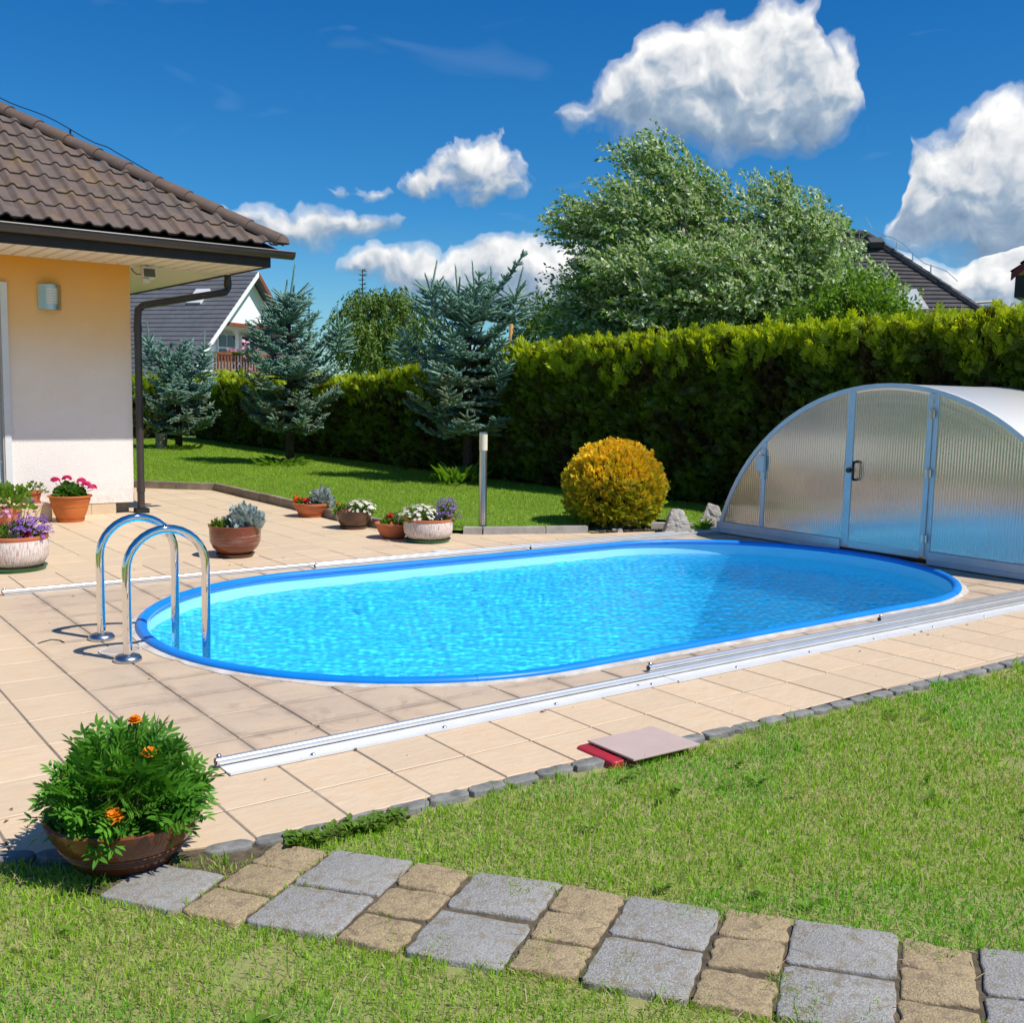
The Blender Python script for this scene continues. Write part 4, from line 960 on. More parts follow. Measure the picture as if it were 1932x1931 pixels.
# ------------------------------------------------------------------ hedges
M['hedge'] = leaf_mat('thuja_spray', (.065, .125, .014), (.19, .29, .022), trans=.32, tcol=(1.9, 1.7, .5), patch=((.075, .055, .02), 2.3))
M['hedge_sunlit'] = leaf_mat('sunlit_thuja_spray', (.27, .40, .018), (.50, .58, .026), trans=.40, tcol=(1.5, 1.35, .4))
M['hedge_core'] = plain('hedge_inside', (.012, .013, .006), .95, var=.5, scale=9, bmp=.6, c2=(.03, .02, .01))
def hedge(label, line, tops, thick, nface, ntop, side, name='hedge', seed=1, core_in=.22):
    """line: list of points along the front foot; side: +1 if the front faces right of the walking direction"""
    r = np.random.default_rng(seed); line = np.array(line, float); seg = np.hypot(*np.diff(line, axis=0).T); S = np.concatenate([[0], np.cumsum(seg)]); Lt = S[-1]
    root = thing(name, label, 'hedge', (float(line.mean(0)[0]), float(line.mean(0)[1]), 0))
    def at(s): return np.stack([np.interp(s, S, line[:, 0]), np.interp(s, S, line[:, 1])], -1)
    def nrm(s):
        t = unit(at(s+.05)-at(s-.05)); return np.stack([t[:, 1]*side, -t[:, 0]*side], -1)
    def top(s): return np.interp(s, [t[0] for t in tops], [t[1] for t in tops])
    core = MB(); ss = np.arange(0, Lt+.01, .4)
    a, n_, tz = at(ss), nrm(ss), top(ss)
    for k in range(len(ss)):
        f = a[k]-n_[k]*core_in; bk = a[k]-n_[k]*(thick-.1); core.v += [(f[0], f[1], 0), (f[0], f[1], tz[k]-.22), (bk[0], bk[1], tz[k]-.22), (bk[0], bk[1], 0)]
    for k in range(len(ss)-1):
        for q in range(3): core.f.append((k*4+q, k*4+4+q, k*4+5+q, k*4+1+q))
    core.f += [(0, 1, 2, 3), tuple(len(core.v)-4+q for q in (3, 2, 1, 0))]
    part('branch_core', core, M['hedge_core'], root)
    tpls = [frond_tpl(7, 10+k) for k in range(4)]; outs = []; tips = []
    # the front face, thinner and browner low down
    s = r.uniform(0, Lt, nface); u = r.uniform(0, 1, nface)**.85; z = .06+u*(top(s)-.12)
    dep = wavy(s, z, seed)*.055+r.normal(0, .05, nface)-.06-.10*(1-u)**3; p2 = at(s)+nrm(s)*dep[:, None]
    P = np.column_stack([p2, z]); N = np.column_stack([nrm(s), np.zeros(nface)]); t = np.column_stack([-N[:, 1], N[:, 0], np.zeros(nface)])
    d = N*r.uniform(.15, 1, nface)[:, None]+np.array([0, 0, 1])*r.uniform(-.15, 1.0, nface)[:, None]+t*r.normal(0, .6, nface)[:, None]
    nn = N+rdir(nface, r)*.9; sc = r.uniform(.11, .23, nface)
    for k in range(4): i = np.arange(k, nface, 4); outs.append(scatter(*tpls[k], P[i], frames(d[i], nn[i]), sc[i]))
    # the top and its shoulder, sunlight painted in by paler sprays
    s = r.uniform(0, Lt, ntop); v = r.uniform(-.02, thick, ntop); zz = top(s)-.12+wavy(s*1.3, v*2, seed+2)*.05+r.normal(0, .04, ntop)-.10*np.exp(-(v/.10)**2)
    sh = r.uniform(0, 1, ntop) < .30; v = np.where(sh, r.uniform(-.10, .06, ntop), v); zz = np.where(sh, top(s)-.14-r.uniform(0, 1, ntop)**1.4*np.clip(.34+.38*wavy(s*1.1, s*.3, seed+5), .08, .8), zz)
    p2 = at(s)-nrm(s)*v[:, None]; P = np.column_stack([p2, zz]); N = np.column_stack([nrm(s), np.zeros(ntop)]); t = np.column_stack([-N[:, 1], N[:, 0], np.zeros(ntop)])
    d = np.array([0, 0, 1])*r.uniform(.5, 1.2, ntop)[:, None]+N*r.uniform(-.25, .65, ntop)[:, None]+t*r.normal(0, .45, ntop)[:, None]
    sc = r.uniform(.12, .25, ntop)*np.where(r.uniform(0, 1, ntop) < .04, 1.5, 1); nn = rdir(ntop, r)+N*.5
    for k in range(4): i = np.arange(k, ntop, 4); tips.append(scatter(*tpls[k], P[i], frames(d[i], nn[i]), sc[i]))
    npart('foliage', *merge(outs), M['hedge'], root); npart('sunlit_sprays', *merge(tips), M['hedge_sunlit'], root)
    return root
hedge('tall dark thuja hedge with yellow green top behind the pool enclosure', [(10.45, 1.2), (10.45, 6.5), (10.25, 8.5), (9.75, 11.2), (9.7, 14.2)], [(0, 2.40), (4.0, 2.34), (7.2, 2.26), (10.5, 2.15), (13.1, 2.04)], 1.0, 19000, 11000, -1, seed=3)
hedge('lower thuja hedge with ragged light green top behind the blue spruces', [(9.72, 14.25), (9.7, 17), (9.7, 20), (9.8, 27.5)], [(0, 2.0), (2.0, 1.82), (3.6, 1.62), (5.5, 1.60), (8, 1.62), (13.5, 1.70)], .9, 7500, 4200, -1, seed=5)
hedge('sunlit yellow green hedge closing the far end of the lawn beside the house', [(9.6, 27.6), (5.5, 27.6), (1.0, 27.6)], [(0, 1.62), (4, 1.55), (9, 1.5)], .9, 3600, 1500, -1, seed=8)

# ------------------------------------------------------------------ yellow ball thuja
def ball_bush():
    root = thing('ball_thuja', 'clipped golden yellow globe bush by the pale kerb', 'bush', (7.74, 8.46, 0)); c = np.array([7.74, 8.46, .415]); n = 6500
    d = rdir(n); d[:, 2] = np.where(d[:, 2] < -.75, -d[:, 2], d[:, 2]); rad = np.array([.50, .50, .455])
    f = 1-.09*r_noise(d*3.1)+np.where(rng.uniform(0, 1, n) < .03, .06, 0)-rng.exponential(.05, n); P = c+d*rad*f[:, None]; P[:, 2] = np.maximum(P[:, 2], .04)
    out = d+np.array([0, 0, .75])+rdir(n)*.5; nn = rdir(n)+d*.3; sc = rng.uniform(.055, .115, n); tp = [frond_tpl(5, 40+k, wid=.07) for k in range(3)]
    vs_ = [scatter(*tp[k], P[k::3], frames(out[k::3], nn[k::3]), sc[k::3]) for k in range(3)]; V, F = merge(vs_)
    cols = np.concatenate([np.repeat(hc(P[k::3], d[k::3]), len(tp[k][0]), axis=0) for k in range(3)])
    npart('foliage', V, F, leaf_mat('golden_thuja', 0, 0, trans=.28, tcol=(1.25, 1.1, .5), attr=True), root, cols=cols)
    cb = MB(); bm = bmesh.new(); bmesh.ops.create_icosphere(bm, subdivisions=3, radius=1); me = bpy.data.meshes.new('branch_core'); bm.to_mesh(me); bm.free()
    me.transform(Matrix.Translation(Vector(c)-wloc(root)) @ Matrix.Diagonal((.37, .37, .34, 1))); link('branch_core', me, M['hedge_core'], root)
    tb = MB(); tb.tube([(7.74, 8.46, -.02), (7.74, 8.46, .25)], [.05, .04], 8); part('trunk', tb, M['bark'], root)
def r_noise(p): return np.sin(p[:, 0]*2.1+p[:, 1]*1.7)*np.cos(p[:, 2]*2.9+p[:, 0])*.6+np.sin(p[:, 1]*5.3-p[:, 2]*4.1+p[:, 0]*2)*.4
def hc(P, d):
    """the bush is golden towards its top and greener lower down"""
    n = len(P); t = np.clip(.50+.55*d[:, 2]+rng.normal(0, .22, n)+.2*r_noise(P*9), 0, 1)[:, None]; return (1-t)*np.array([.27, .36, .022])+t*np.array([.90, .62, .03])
ball_bush()

# ------------------------------------------------------------------ blue spruces
def finger_tpl(seed, n=22):
    """a shoot with needles: tapered core and a brush of needles, length 1 along y, thickness about .2"""
    r = np.random.default_rng(seed); V = []; F = []; seg = 5
    for t, w in ((0, .05), (.15, .095), (.6, .085), (.93, .045)):
        for k in range(seg): a = 2*math.pi*k/seg; V.append((w*math.cos(a), t, w*math.sin(a)))
    V.append((0, 1, 0)); tip = len(V)-1
    for i in range(3):
        for k in range(seg): l = (k+1) % seg; F += [(i*seg+k, (i+1)*seg+l, i*seg+l), (i*seg+k, (i+1)*seg+k, (i+1)*seg+l)]
    F += [(3*seg+k, tip, 3*seg+(k+1) % seg) for k in range(seg)]
    for k in range(n):
        t = .03+.93*k/n; a = r.uniform(0, 6.28); o = np.array([math.cos(a), 0, math.sin(a)]); p = np.array([0, t, 0])+o*.05; e = p+o*.13+np.array([0, .13, 0]); s = np.cross(o, [0, 1, 0])*.025
        i = len(V); V += [p-s, p+s, e]; F.append((i, i+1, i+2))
    return np.array(V, float), [np.array(F)]
FT = [finger_tpl(60+k) for k in range(3)]
M['spruce'] = leaf_mat('blue_spruce_needles', (.09, .185, .152), (.18, .32, .265), trans=0, rough=.6, spec=.25)
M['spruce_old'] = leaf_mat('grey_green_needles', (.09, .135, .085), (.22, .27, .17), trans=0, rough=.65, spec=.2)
M['spruce_young'] = leaf_mat('pale_spruce_shoots', (.15, .28, .225), (.25, .41, .33), trans=0, rough=.6, spec=.25)
def spruce(label, base, H, prof, z0, leaders, seed, shoot=.20, nb=7, lean=(0, 0), gap=.225):
    r = np.random.default_rng(seed); root = thing('blue_spruce', label, 'spruce', (base[0], base[1], .0), 'blue spruces on the back lawn'); bx, by = base
    tb = MB(); tb.tube([(bx, by, -.05), (bx+lean[0]*.4, by+lean[1]*.4, H*.35), (bx+lean[0], by+lean[1], H*.85)], [.085, .065, .02], 9); part('trunk', tb, M['bark'], root)
    br = MB(); P = []; D = []; S = []; Y = []
    z = z0
    while z < H*.93:
        f = (z-z0)/(H-z0); rad = np.interp(f, *zip(*prof)); k = int(nb*(1.15-.45*f)); a0 = r.uniform(0, 6.28)
        for b in range(k):
            a = a0+6.283*b/k+r.normal(0, .18); L = rad*r.uniform(.72, 1.08); zz = z+r.normal(0, gap*.3); o = np.array([math.cos(a), math.sin(a), 0])
            c0 = np.array([bx+lean[0]*zz/H, by+lean[1]*zz/H, zz]); up0 = np.interp(f, [0, .5, 1], [-.10, .10, .75])+r.normal(0, .06); curl = np.interp(f, [0, 1], [.20, .25])
            def pt(s): return c0+o*L*s+np.array([0, 0, 1])*(L*(up0*s+curl*s*s*s-.10*math.sin(math.pi*s)))
            br.tube([tuple(pt(s)) for s in (0, .35, .7, .95)], [.018*(1-f*.6), .013*(1-f*.6), .008, .004], 4, cap=False)
            step = .075; s = .15 if L > .4 else .1; side = np.array([-o[1], o[0], 0])
            while s < 1.0:
                p = pt(s); tan = unit(pt(min(1, s+.05))-pt(s-.05))
                for sg in (-1, 1):
                    l2 = (.10+.40*L*(1-s))*r.uniform(.7, 1.15); d = unit(tan*r.uniform(.55, .95)+side*sg+np.array([0, 0, r.normal(.12, .16)])); m = max(1, int(l2/.11))
                    for q in range(m):
                        t = (q+.0)/m; pp = p+d*l2*t
                        P.append(pp); D.append(d+np.array([0, 0, r.normal(.05, .1)])); S.append(l2/m*1.35 if q < m-1 else max(.09, l2/m*1.2)); Y.append(q == m-1)
                        for s2 in (-1, 1):
                            if r.uniform() < .75: sd = np.cross(d, [0, 0, 1])*s2; P.append(pp); D.append(unit(d*.8+sd+np.array([0, 0, r.normal(.15, .2)]))); S.append(r.uniform(.07, .12)); Y.append(r.uniform() < .3)
                s += step/max(L, .2)
            P.append(pt(.95)); D.append(unit(pt(1.0)-pt(.9))+np.array([0, 0, .1])); S.append(r.uniform(.10, .15)); Y.append(True)
        z += gap*r.uniform(.8, 1.15)*np.interp(f, [0, 1], [1.15, .75])
    for (lx, ly, lz, ln) in leaders:     # top shoots: a whorl of long fingers round an upright one
        p = np.array([bx+lx, by+ly, lz]); c0 = np.array([bx+lean[0]*.8, by+lean[1]*.8, max(z0+.5, lz-1.0)]); br.tube([tuple(c0), tuple((c0+p)/2+np.array([0, 0, -.05])), tuple(p)], [.022, .015, .010], 5, cap=False)
        P.append(p); D.append(np.array([r.normal(0, .1), r.normal(0, .1), 1])); S.append(ln); Y.append(True)
        for b in range(7): a = 6.283*b/7+r.uniform(0, .8); P.append(p-np.array([0, 0, .02])); D.append(np.array([math.cos(a), math.sin(a), r.uniform(.35, 1.1)])); S.append(ln*r.uniform(.5, .85)); Y.append(True)
        for lev in range(1, 5):
            for b in range(8): a = 6.283*b/8+r.uniform(0, .8); P.append(p-np.array([0, 0, .10*lev])); D.append(np.array([math.cos(a), math.sin(a), r.uniform(.1, .6)])); S.append(ln*r.uniform(.45, .8)+.03*lev); Y.append(b % 2 == 0)
    P, D, S, Y = np.array(P), np.array(D), np.array(S), np.array(Y, bool); part('branches', br, M['bark'], root)
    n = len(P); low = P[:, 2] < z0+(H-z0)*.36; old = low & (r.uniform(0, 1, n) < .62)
    th = np.clip(.115/np.maximum(S, .05), .2, 1.15)   # keep the shoots equally thick
    SC = np.column_stack([S*th*1.65, S*1.14, S*th*1.65])
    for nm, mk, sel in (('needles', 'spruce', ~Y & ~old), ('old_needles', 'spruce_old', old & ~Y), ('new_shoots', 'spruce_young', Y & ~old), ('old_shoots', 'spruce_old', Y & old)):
        i = np.where(sel)[0]
        if len(i) == 0: continue
        outs = [scatter(*FT[k], P[i[k::3]], frames(D[i[k::3]], rdir(len(i[k::3]), r)), SC[i[k::3]]) for k in range(3)]
        npart(nm, *merge(outs), M[mk], root)
    return root
spruce('broad blue spruce with many top shoots beside the bollard lamp', (9.30, 13.58), 3.05, [(0, .80), (.12, 1.0), (.45, .92), (.75, .86), (.9, .76), (1, .5)], .86,
       [(-.48, .36, 2.95, .46), (-.15, .11, 2.92, .42), (.05, -.05, 2.98, .42), (.26, -.22, 2.92, .40), (.55, -.44, 2.90, .44), (-.8, .6, 2.25, .32)], 21)
spruce('middle blue spruce with one tall leader between the other two spruces', (8.33, 17.97), 3.2, [(0, .80), (.15, .95), (.40, .93), (.60, .68), (.80, .36), (1, .12)], .76,
       [(0, 0, 3.0, .62), (-.40, .32, 2.55, .30), (.70, -.58, 2.50, .40), (-.08, .05, 3.0, .36)], 22)
spruce('small two-topped blue spruce nearest the house downpipe', (8.11, 23.28), 2.45, [(0, .75), (.12, 1.0), (.35, .98), (.5, .62), (.75, .42), (1, .15)], .58,
       [(-.50, .40, 2.36, .42), (.45, -.40, 2.26, .34), (-.45, .32, 2.15, .3), (.42, -.35, 2.0, .3)], 23, nb=7)

# ------------------------------------------------------------------ broadleaf trees
def broadleaf(name, label, cat, base, lobes, ntw, twig, leaf, mats, seed, wind=(0, 0, 0), hang=0, trunk_r=.10, trunk_top=None, bark='bark_grey', up=.35, perleaf=18, wl=.45, dens=.5, clumps=0, clump_r=.2):
    """lobes: (x, y, z, rx, rz) heaps of twigs; hang turns the twigs down into streamers"""
    r = np.random.default_rng(seed); rr = random.Random(seed); root = thing(name, label, cat, (base[0], base[1], 0)); wood = MB()
    lobes = np.array(lobes, float); wts = lobes[:, 3]**2*lobes[:, 4]; wts = wts/wts.sum(); pick = r.choice(len(lobes), ntw, p=wts); dd = rdir(ntw, r)
    rad = r.uniform(0, 1, ntw)**dens; P = lobes[pick, :3]+dd*np.column_stack([lobes[pick, 3], lobes[pick, 3], lobes[pick, 4]])*rad[:, None]
    if clumps:      # twigs gather in masses with gaps between them
        sub = P[r.choice(ntw, clumps, replace=False)]; own = r.integers(0, clumps, ntw); P0 = P; P = sub[own]+rdir(ntw, r)*(clump_r*r.uniform(0, 1, ntw)**.5)[:, None]*np.array([1, 1, .7]); dd = unit(rdir(ntw, r)*.7+unit(sub-lobes[:, :3].mean(0))[own]); P = np.where((r.uniform(0, 1, ntw) < .38)[:, None], P0, P)
    keep = P[:, 2] > .5; P, dd, pick = P[keep], dd[keep], pick[keep]; n = len(P)
    tt = trunk_top if trunk_top is not None else .8
    for k, lb in enumerate(lobes):
        p0 = Vector((base[0]+rr.uniform(-.2, .2), base[1]+rr.uniform(-.2, .2), rr.uniform(.0, tt))); pts = limb(wood, p0, (lb[0], lb[1], lb[2]), trunk_r*rr.uniform(.35, .7), .012, .10, 7, 6, rr)
        for q in np.where(pick == k)[0][:14]: limb(wood, pts[rr.randint(3, 7)], P[q], .012, .004, .12, 4, 4, rr)
    wood.tube([(base[0], base[1], -.05), (base[0], base[1], tt)], [trunk_r, trunk_r*.8], 9)
    part('trunk', wood, M[bark], root, smooth=True)
    tl = r.uniform(twig*.6, twig*1.25, n); D = unit(dd*np.array([1, 1, .7])+np.array([0, 0, up])+rdir(n, r)*.45+np.array(wind)*r.uniform(.4, 1.3, n)[:, None])
    if hang: D = unit(D*np.array([1, 1, .3])*.55+np.array([0, 0, -hang])+rdir(n, r)*.15)
    LP = []; LD = []; LN = []
    for q in range(perleaf):
        t = (q+r.uniform(0, 1, n))/perleaf; curve = np.array(wind)[None]*(t**2*.5)[:, None]*tl[:, None]+(np.array([0, 0, -hang*.5])*(t**2)[:, None]*tl[:, None] if hang else 0)
        LP.append(P+D*(tl*t)[:, None]+curve); s = unit(np.cross(D, rdir(n, r))); LD.append(unit(D*.55+s*.8+np.array(wind)*.5+np.array([0, 0, -.9*hang-.05]))); LN.append(rdir(n, r)+np.array([0, 0, .5])-np.array(wind)*.5)
    LP, LD, LN = np.concatenate(LP), np.concatenate(LD), np.concatenate(LN); N = len(LP); sc = r.uniform(leaf*.65, leaf*1.25, N); tp = leaf4(wl); half = r.uniform(0, 1, N) < .5
    for nm, mk, sel in (('leaves', mats[0], half), ('light_leaves', mats[1], ~half)):
        npart(nm, *scatter(*tp, LP[sel], frames(LD[sel], LN[sel]), sc[sel]), M[mk], root)
    tw = MB()
    return root
M['willow'] = leaf_mat('goat_willow_leaf', (.085, .20, .018), (.15, .30, .03), trans=.32, back=(.38, .47, .32), rough=.4)
M['willow2'] = leaf_mat('goat_willow_pale_leaf', (.13, .25, .025), (.22, .36, .06), trans=.32, back=(.62, .68, .57), rough=.4)
M['leaf_dark'] = leaf_mat('dark_green_leaf', (.045, .095, .012), (.09, .16, .022), trans=.3, rough=.4)
M['leaf_mid'] = leaf_mat('mid_green_leaf', (.09, .175, .018), (.15, .26, .035), trans=.35, rough=.4)
M['leaf_birch'] = leaf_mat('birch_leaf', (.10, .17, .035), (.18, .26, .06), trans=.3, rough=.4)
M['leaf_bright'] = leaf_mat('bright_green_leaf', (.14, .26, .018), (.22, .36, .03), trans=.4, rough=.4)
WL = heading(-1, 0)   # the wind blows to the left of the view
WD = (WL[0]*.75, WL[1]*.75, .02)
def vp(X, Y, z): h = heading(X, Y); return (h[0], h[1], z)
GW = 17.0
def gw(u, v, dY=0, rx=.8, rz=.7):
    d = Vector(CF)+Vector(CR)*((u-966)/1979)-Vector(CU)*((v-966)/1979); f = Vector((*heading(0, 1), 0)); t = (GW+dY)/d.dot(f); p = d*t+Vector((0, 0, CAMH)); return (p.x, p.y, p.z, rx, rz)
wb = gw(1340, 700)
broadleaf('goat_willow', 'large wind-blown grey green willow rising behind the hedge', 'tree', (wb[0], wb[1]), [
    gw(1277, 344, 0, .42, .50), gw(1237, 304, 0, .22, .22), gw(1202, 424, -.2, .62, .50), gw(1132, 434, .2, .50, .42), gw(1097, 419, 0, .22, .22), gw(1322, 444, .3, .75, .60), gw(1422, 429, 0, .48, .40), gw(1352, 369, .2, .28, .26), gw(1462, 379, .1, .18, .22), gw(1497, 419, .1, .38, .36),
    gw(1522, 474, -.2, .65, .55), gw(1142, 548, 0, .52, .55), gw(1242, 548, -.5, .85, .7), gw(1372, 548, -.6, .9, .7), gw(1502, 568, -.3, .85, .6), gw(1592, 472, .2, .36, .40), gw(1622, 568, 0, .55, .5), gw(1662, 608, .2, .45, .35), gw(1622, 434, .2, .12, .12), gw(1222, 648, 0, .8, .5), gw(1372, 648, -.3, .9, .5), gw(1522, 648, 0, .8, .5), gw(1122, 628, .2, .45, .45), gw(1107, 518, .2, .22, .15)],
    4800, .42, .088, ('willow', 'willow2'), 31, wind=WD, trunk_r=.16, trunk_top=1.0, up=.5, perleaf=22, wl=.48, dens=.40, clumps=430, clump_r=.34)
GW = 15.0
broadleaf('lilac_shrub', 'bright green leafy shrub beside the willow in front of the dark tiled roof', 'shrub', gw(1620, 640)[:2], [gw(1610, 600, 0, .55, .38), gw(1655, 590, 0, .30, .28), gw(1560, 620, 0, .5, .3), gw(1672, 545, 0, .10, .10), gw(1640, 570, 0, .25, .25)], 420, .34, .085, ('leaf_bright', 'leaf_mid'), 32, trunk_r=.06, perleaf=15, wl=.5)
GW = 28.0
broadleaf('weeping_birch', 'weeping birch with hanging green streamers between the spruces beyond the hedge', 'tree', gw(715, 700)[:2], [gw(700, 565, 0, .75, .35), gw(745, 560, 0, .75, .35), gw(660, 600, 0, .6, .4), gw(780, 600, 0, .7, .4), gw(715, 620, -.4, 1.0, .5), gw(690, 660, -.4, .9, .4), gw(770, 650, 0, .8, .5)], 950, .55, .10, ('leaf_birch', 'leaf_mid'), 33, hang=.55, trunk_r=.10, trunk_top=2.0, perleaf=20, wl=.45)
GW = 24.0
broadleaf('orchard_tree', 'dark green leafy tree right of the big spruce beyond the hedge', 'tree', gw(1040, 700)[:2], [gw(1030, 600, 0, .6, .3), gw(1070, 600, .5, .6, .35), gw(1000, 625, 0, .5, .3), gw(1100, 630, .5, .7, .35), gw(1045, 640, 0, .8, .35), gw(1010, 580, 0, .15, .15)], 420, .40, .10, ('leaf_dark', 'leaf_mid'), 34, trunk_r=.09, trunk_top=1.2, perleaf=15, wl=.5)
GW = 30.0
broadleaf('shrub', 'pale green shrubs showing beside the house corner beyond the left hedge', 'shrub', gw(270, 745)[:2], [gw(262, 725, 0, .5, .25), gw(300, 735, 0, .5, .2), gw(240, 735, 0, .5, .25)], 160, .3, .09, ('leaf_bright', 'leaf_mid'), 35, trunk_r=.05, perleaf=12)
M['fir'] = leaf_mat('green_fir_needles', (.05, .10, .05), (.09, .15, .075), trans=0, rough=.6)
def far_conifer(label, u, vtop, vbase, Y, rad, seed):
    global GW
    GW = Y; r = np.random.default_rng(seed); top_ = gw(u, vtop); bx, by, H = top_[0], top_[1], top_[2]; root = thing('larch_tree', label, 'tree', (bx, by, 0)); tb = MB(); tb.tube([(bx, by, 0), (bx, by, H)], [.09, .01], 6); part('trunk', tb, M['bark'], root)
    P = []; D = []; S = []; z = H-.05
    while z > H*.35:
        f = (H-z)/H; L = rad*min(1, f*3.0)+.05
        for b in range(6):
            a = r.uniform(0, 6.28); o = np.array([math.cos(a), math.sin(a), r.uniform(-.1, .35)]); m = max(1, int(L/.10))
            for q in range(m):
                p = np.array([bx, by, z])+o*L*q/m; P.append(p); D.append(o+rdir(1, r)[0]*.35); S.append(.15)
                P.append(p); D.append(np.cross(o, [0, 0, 1])*r.choice([-1, 1])+o*.5); S.append(.12)
        z -= .13
    P, D, S = np.array(P), np.array(D), np.array(S); npart('needles', *scatter(*FT[0], P, frames(D, rdir(len(P), r)), np.column_stack([S*.55, S, S*.55])), M['fir'], root)
far_conifer('thin dark fir spire at the left of the weeping birch', 684, 508, 700, 31, .42, 41)
far_conifer('pale distant fir spire between the middle spruce and the birch', 583, 553, 700, 36, .35, 42)
def stake(label, u, v0, v1, Y):
    global GW
    GW = Y; a = gw(u, v0); link('wooden_stake', MB().tube([(a[0], a[1], 0), (a[0], a[1], a[2])], .04, 8).mesh('wooden_stake', True), plain('orange_wood', (.45, .24, .07), .7), label=label, cat='post')
stake('orange wooden post showing beside the big spruce', 965, 592, 650, 21)

# ------------------------------------------------------------------ plants at the tree feet, stump
M['weed'] = leaf_mat('broad_weed_leaf', (.10, .21, .016), (.18, .32, .03), trans=.35, rough=.45)
def rosette(name, label, cat, c, n, rad, leaf, mat, seed, up=.7, w=.4, hgt=0, group=None):
    r = np.random.default_rng(seed); a = r.uniform(0, 6.28, n); d = np.column_stack([np.cos(a), np.sin(a), r.uniform(up*.4, up*1.6, n)]); P = np.array(c)+np.column_stack([np.cos(a), np.sin(a), np.zeros(n)])*(rad*r.uniform(0, 1, n)**.6)[:, None]; P[:, 2] += r.uniform(0, hgt, n)
    V, F = scatter(*leaf_tpl(w), P, frames(d, np.column_stack([-np.cos(a)*.5, -np.sin(a)*.5, np.ones(n)])), r.uniform(leaf*.6, leaf*1.2, n))
    o = link(name, np_mesh(name, V-np.array(c), F), mat, loc=c, label=label, cat=cat, group=group); return o
rosette('weed', 'clump of broad green leaves at the foot of the middle spruce', 'plant', (8.05, 17.75, .03), 60, .42, .24, M['weed'], 51)
rosette('weed', 'tall green leaves growing at the foot of the big spruce beside the lamp', 'plant', (8.95, 13.25, .03), 80, .42, .26, M['weed'], 52, up=1.3, w=.3, hgt=.12)
rosette('weed', 'low leaves in the shade under the small two-topped spruce', 'plant', (7.95, 22.9, .03), 40, .5, .22, M['leaf_dark'], 53)
rosette('weed', 'small light green plant sprouting between the rock and the enclosure', 'plant', (8.36, 7.72, .012), 34, .05, .15, M['weed'], 54, up=1.2, w=.25)
rosette('weed', 'tiny seedling in the gravel right of the pointed rock', 'plant', (8.20, 7.76, .015), 14, .03, .09, M['weed'], 55, up=1.0, w=.3)
st_ = thing('log_stump', 'short pale cut log standing under the small spruce', 'stump', (7.7, 23.2, .03))
part('log', MB().lathe([(.0, .36), (.12, .36), (.125, .34), (.125, .0)], (7.7, 23.2, .03), 14, lambda a, z: .05*math.sin(3*a)+.03*math.sin(7*a)), M['stump'], st_)

# ------------------------------------------------------------------ lawns
M['grass'] = leaf_mat('grass_blade', 0, 0, trans=.42, tcol=(1.25, 1.3, .6), rough=.45, attr=True, spec=.3)
def vnoise(x, y, s, seed):
    r = np.random.default_rng(seed); o = np.zeros_like(x)
    for k in range(7):
        f = s*(1.0+.55*k); a = r.uniform(0, 6.28); o += np.sin((x*math.cos(a)+y*math.sin(a))*f+r.uniform(0, 6))*np.cos((x*math.sin(a)-y*math.cos(a))*f*.8+r.uniform(0, 6))/(1+.4*k)
    return o/2.2
def blades(name, label, X, Y, z0, L, Wd, cols, lean, two=True, seed=1):
    n = len(X); r = np.random.default_rng(seed); a = r.uniform(0, 6.28, n); hv = np.column_stack([np.cos(a), np.sin(a)]); b = r.uniform(0, 6.28, n); wv_ = np.column_stack([np.cos(b), np.sin(b)])*Wd[:, None]*.5
    p = np.column_stack([X, Y]); lh = hv*(L*lean)[:, None]; hz = L*np.sqrt(np.clip(1-lean**2, .05, 1))
    z0 = np.broadcast_to(z0, n)
    if two:
        v = np.stack([np.column_stack([p-wv_, z0]), np.column_stack([p+wv_, z0]), np.column_stack([p+lh*.35-wv_*.85, z0+hz*.6]), np.column_stack([p+lh*.35+wv_*.85, z0+hz*.6]), np.column_stack([p+lh, z0+hz])], 1)
        o = (np.arange(n)*5)[:, None]; F = [o+np.array([0, 1, 3, 2]), o+np.array([2, 3, 4])]; k = 5
    else:
        v = np.stack([np.column_stack([p-wv_, z0]), np.column_stack([p+wv_, z0]), np.column_stack([p+lh, z0+hz])], 1); o = (np.arange(n)*3)[:, None]; F = [o+np.array([0, 1, 2])]; k = 3
    c = np.repeat(cols, k, axis=0)
    return link(name, np_mesh(name, v.reshape(-1, 3), F, c), M['grass'], kind='stuff', label=label)
def grass_cols(X, Y, seed, dry=.5):
    n = len(X); r = np.random.default_rng(seed); t = r.uniform(0, 1, (n, 1)); g = (1-t)*np.array([.18, .36, .018])+t*np.array([.38, .60, .05]); lush = (vnoise(X, Y, 2.2, seed+1) > .25)[:, None]
    g = np.where(lush, g*np.array([.72, .98, .9]), g); straw = (1-t)*np.array([.44, .37, .15])+t*np.array([.66, .57, .31])
    pd = np.clip(dry*(.42+.55*vnoise(X, Y, 3.1, seed+2)+.35*vnoise(X, Y, 9.0, seed+3)), .05, .85); return np.where((r.uniform(0, 1, n) < pd)[:, None], straw, g)
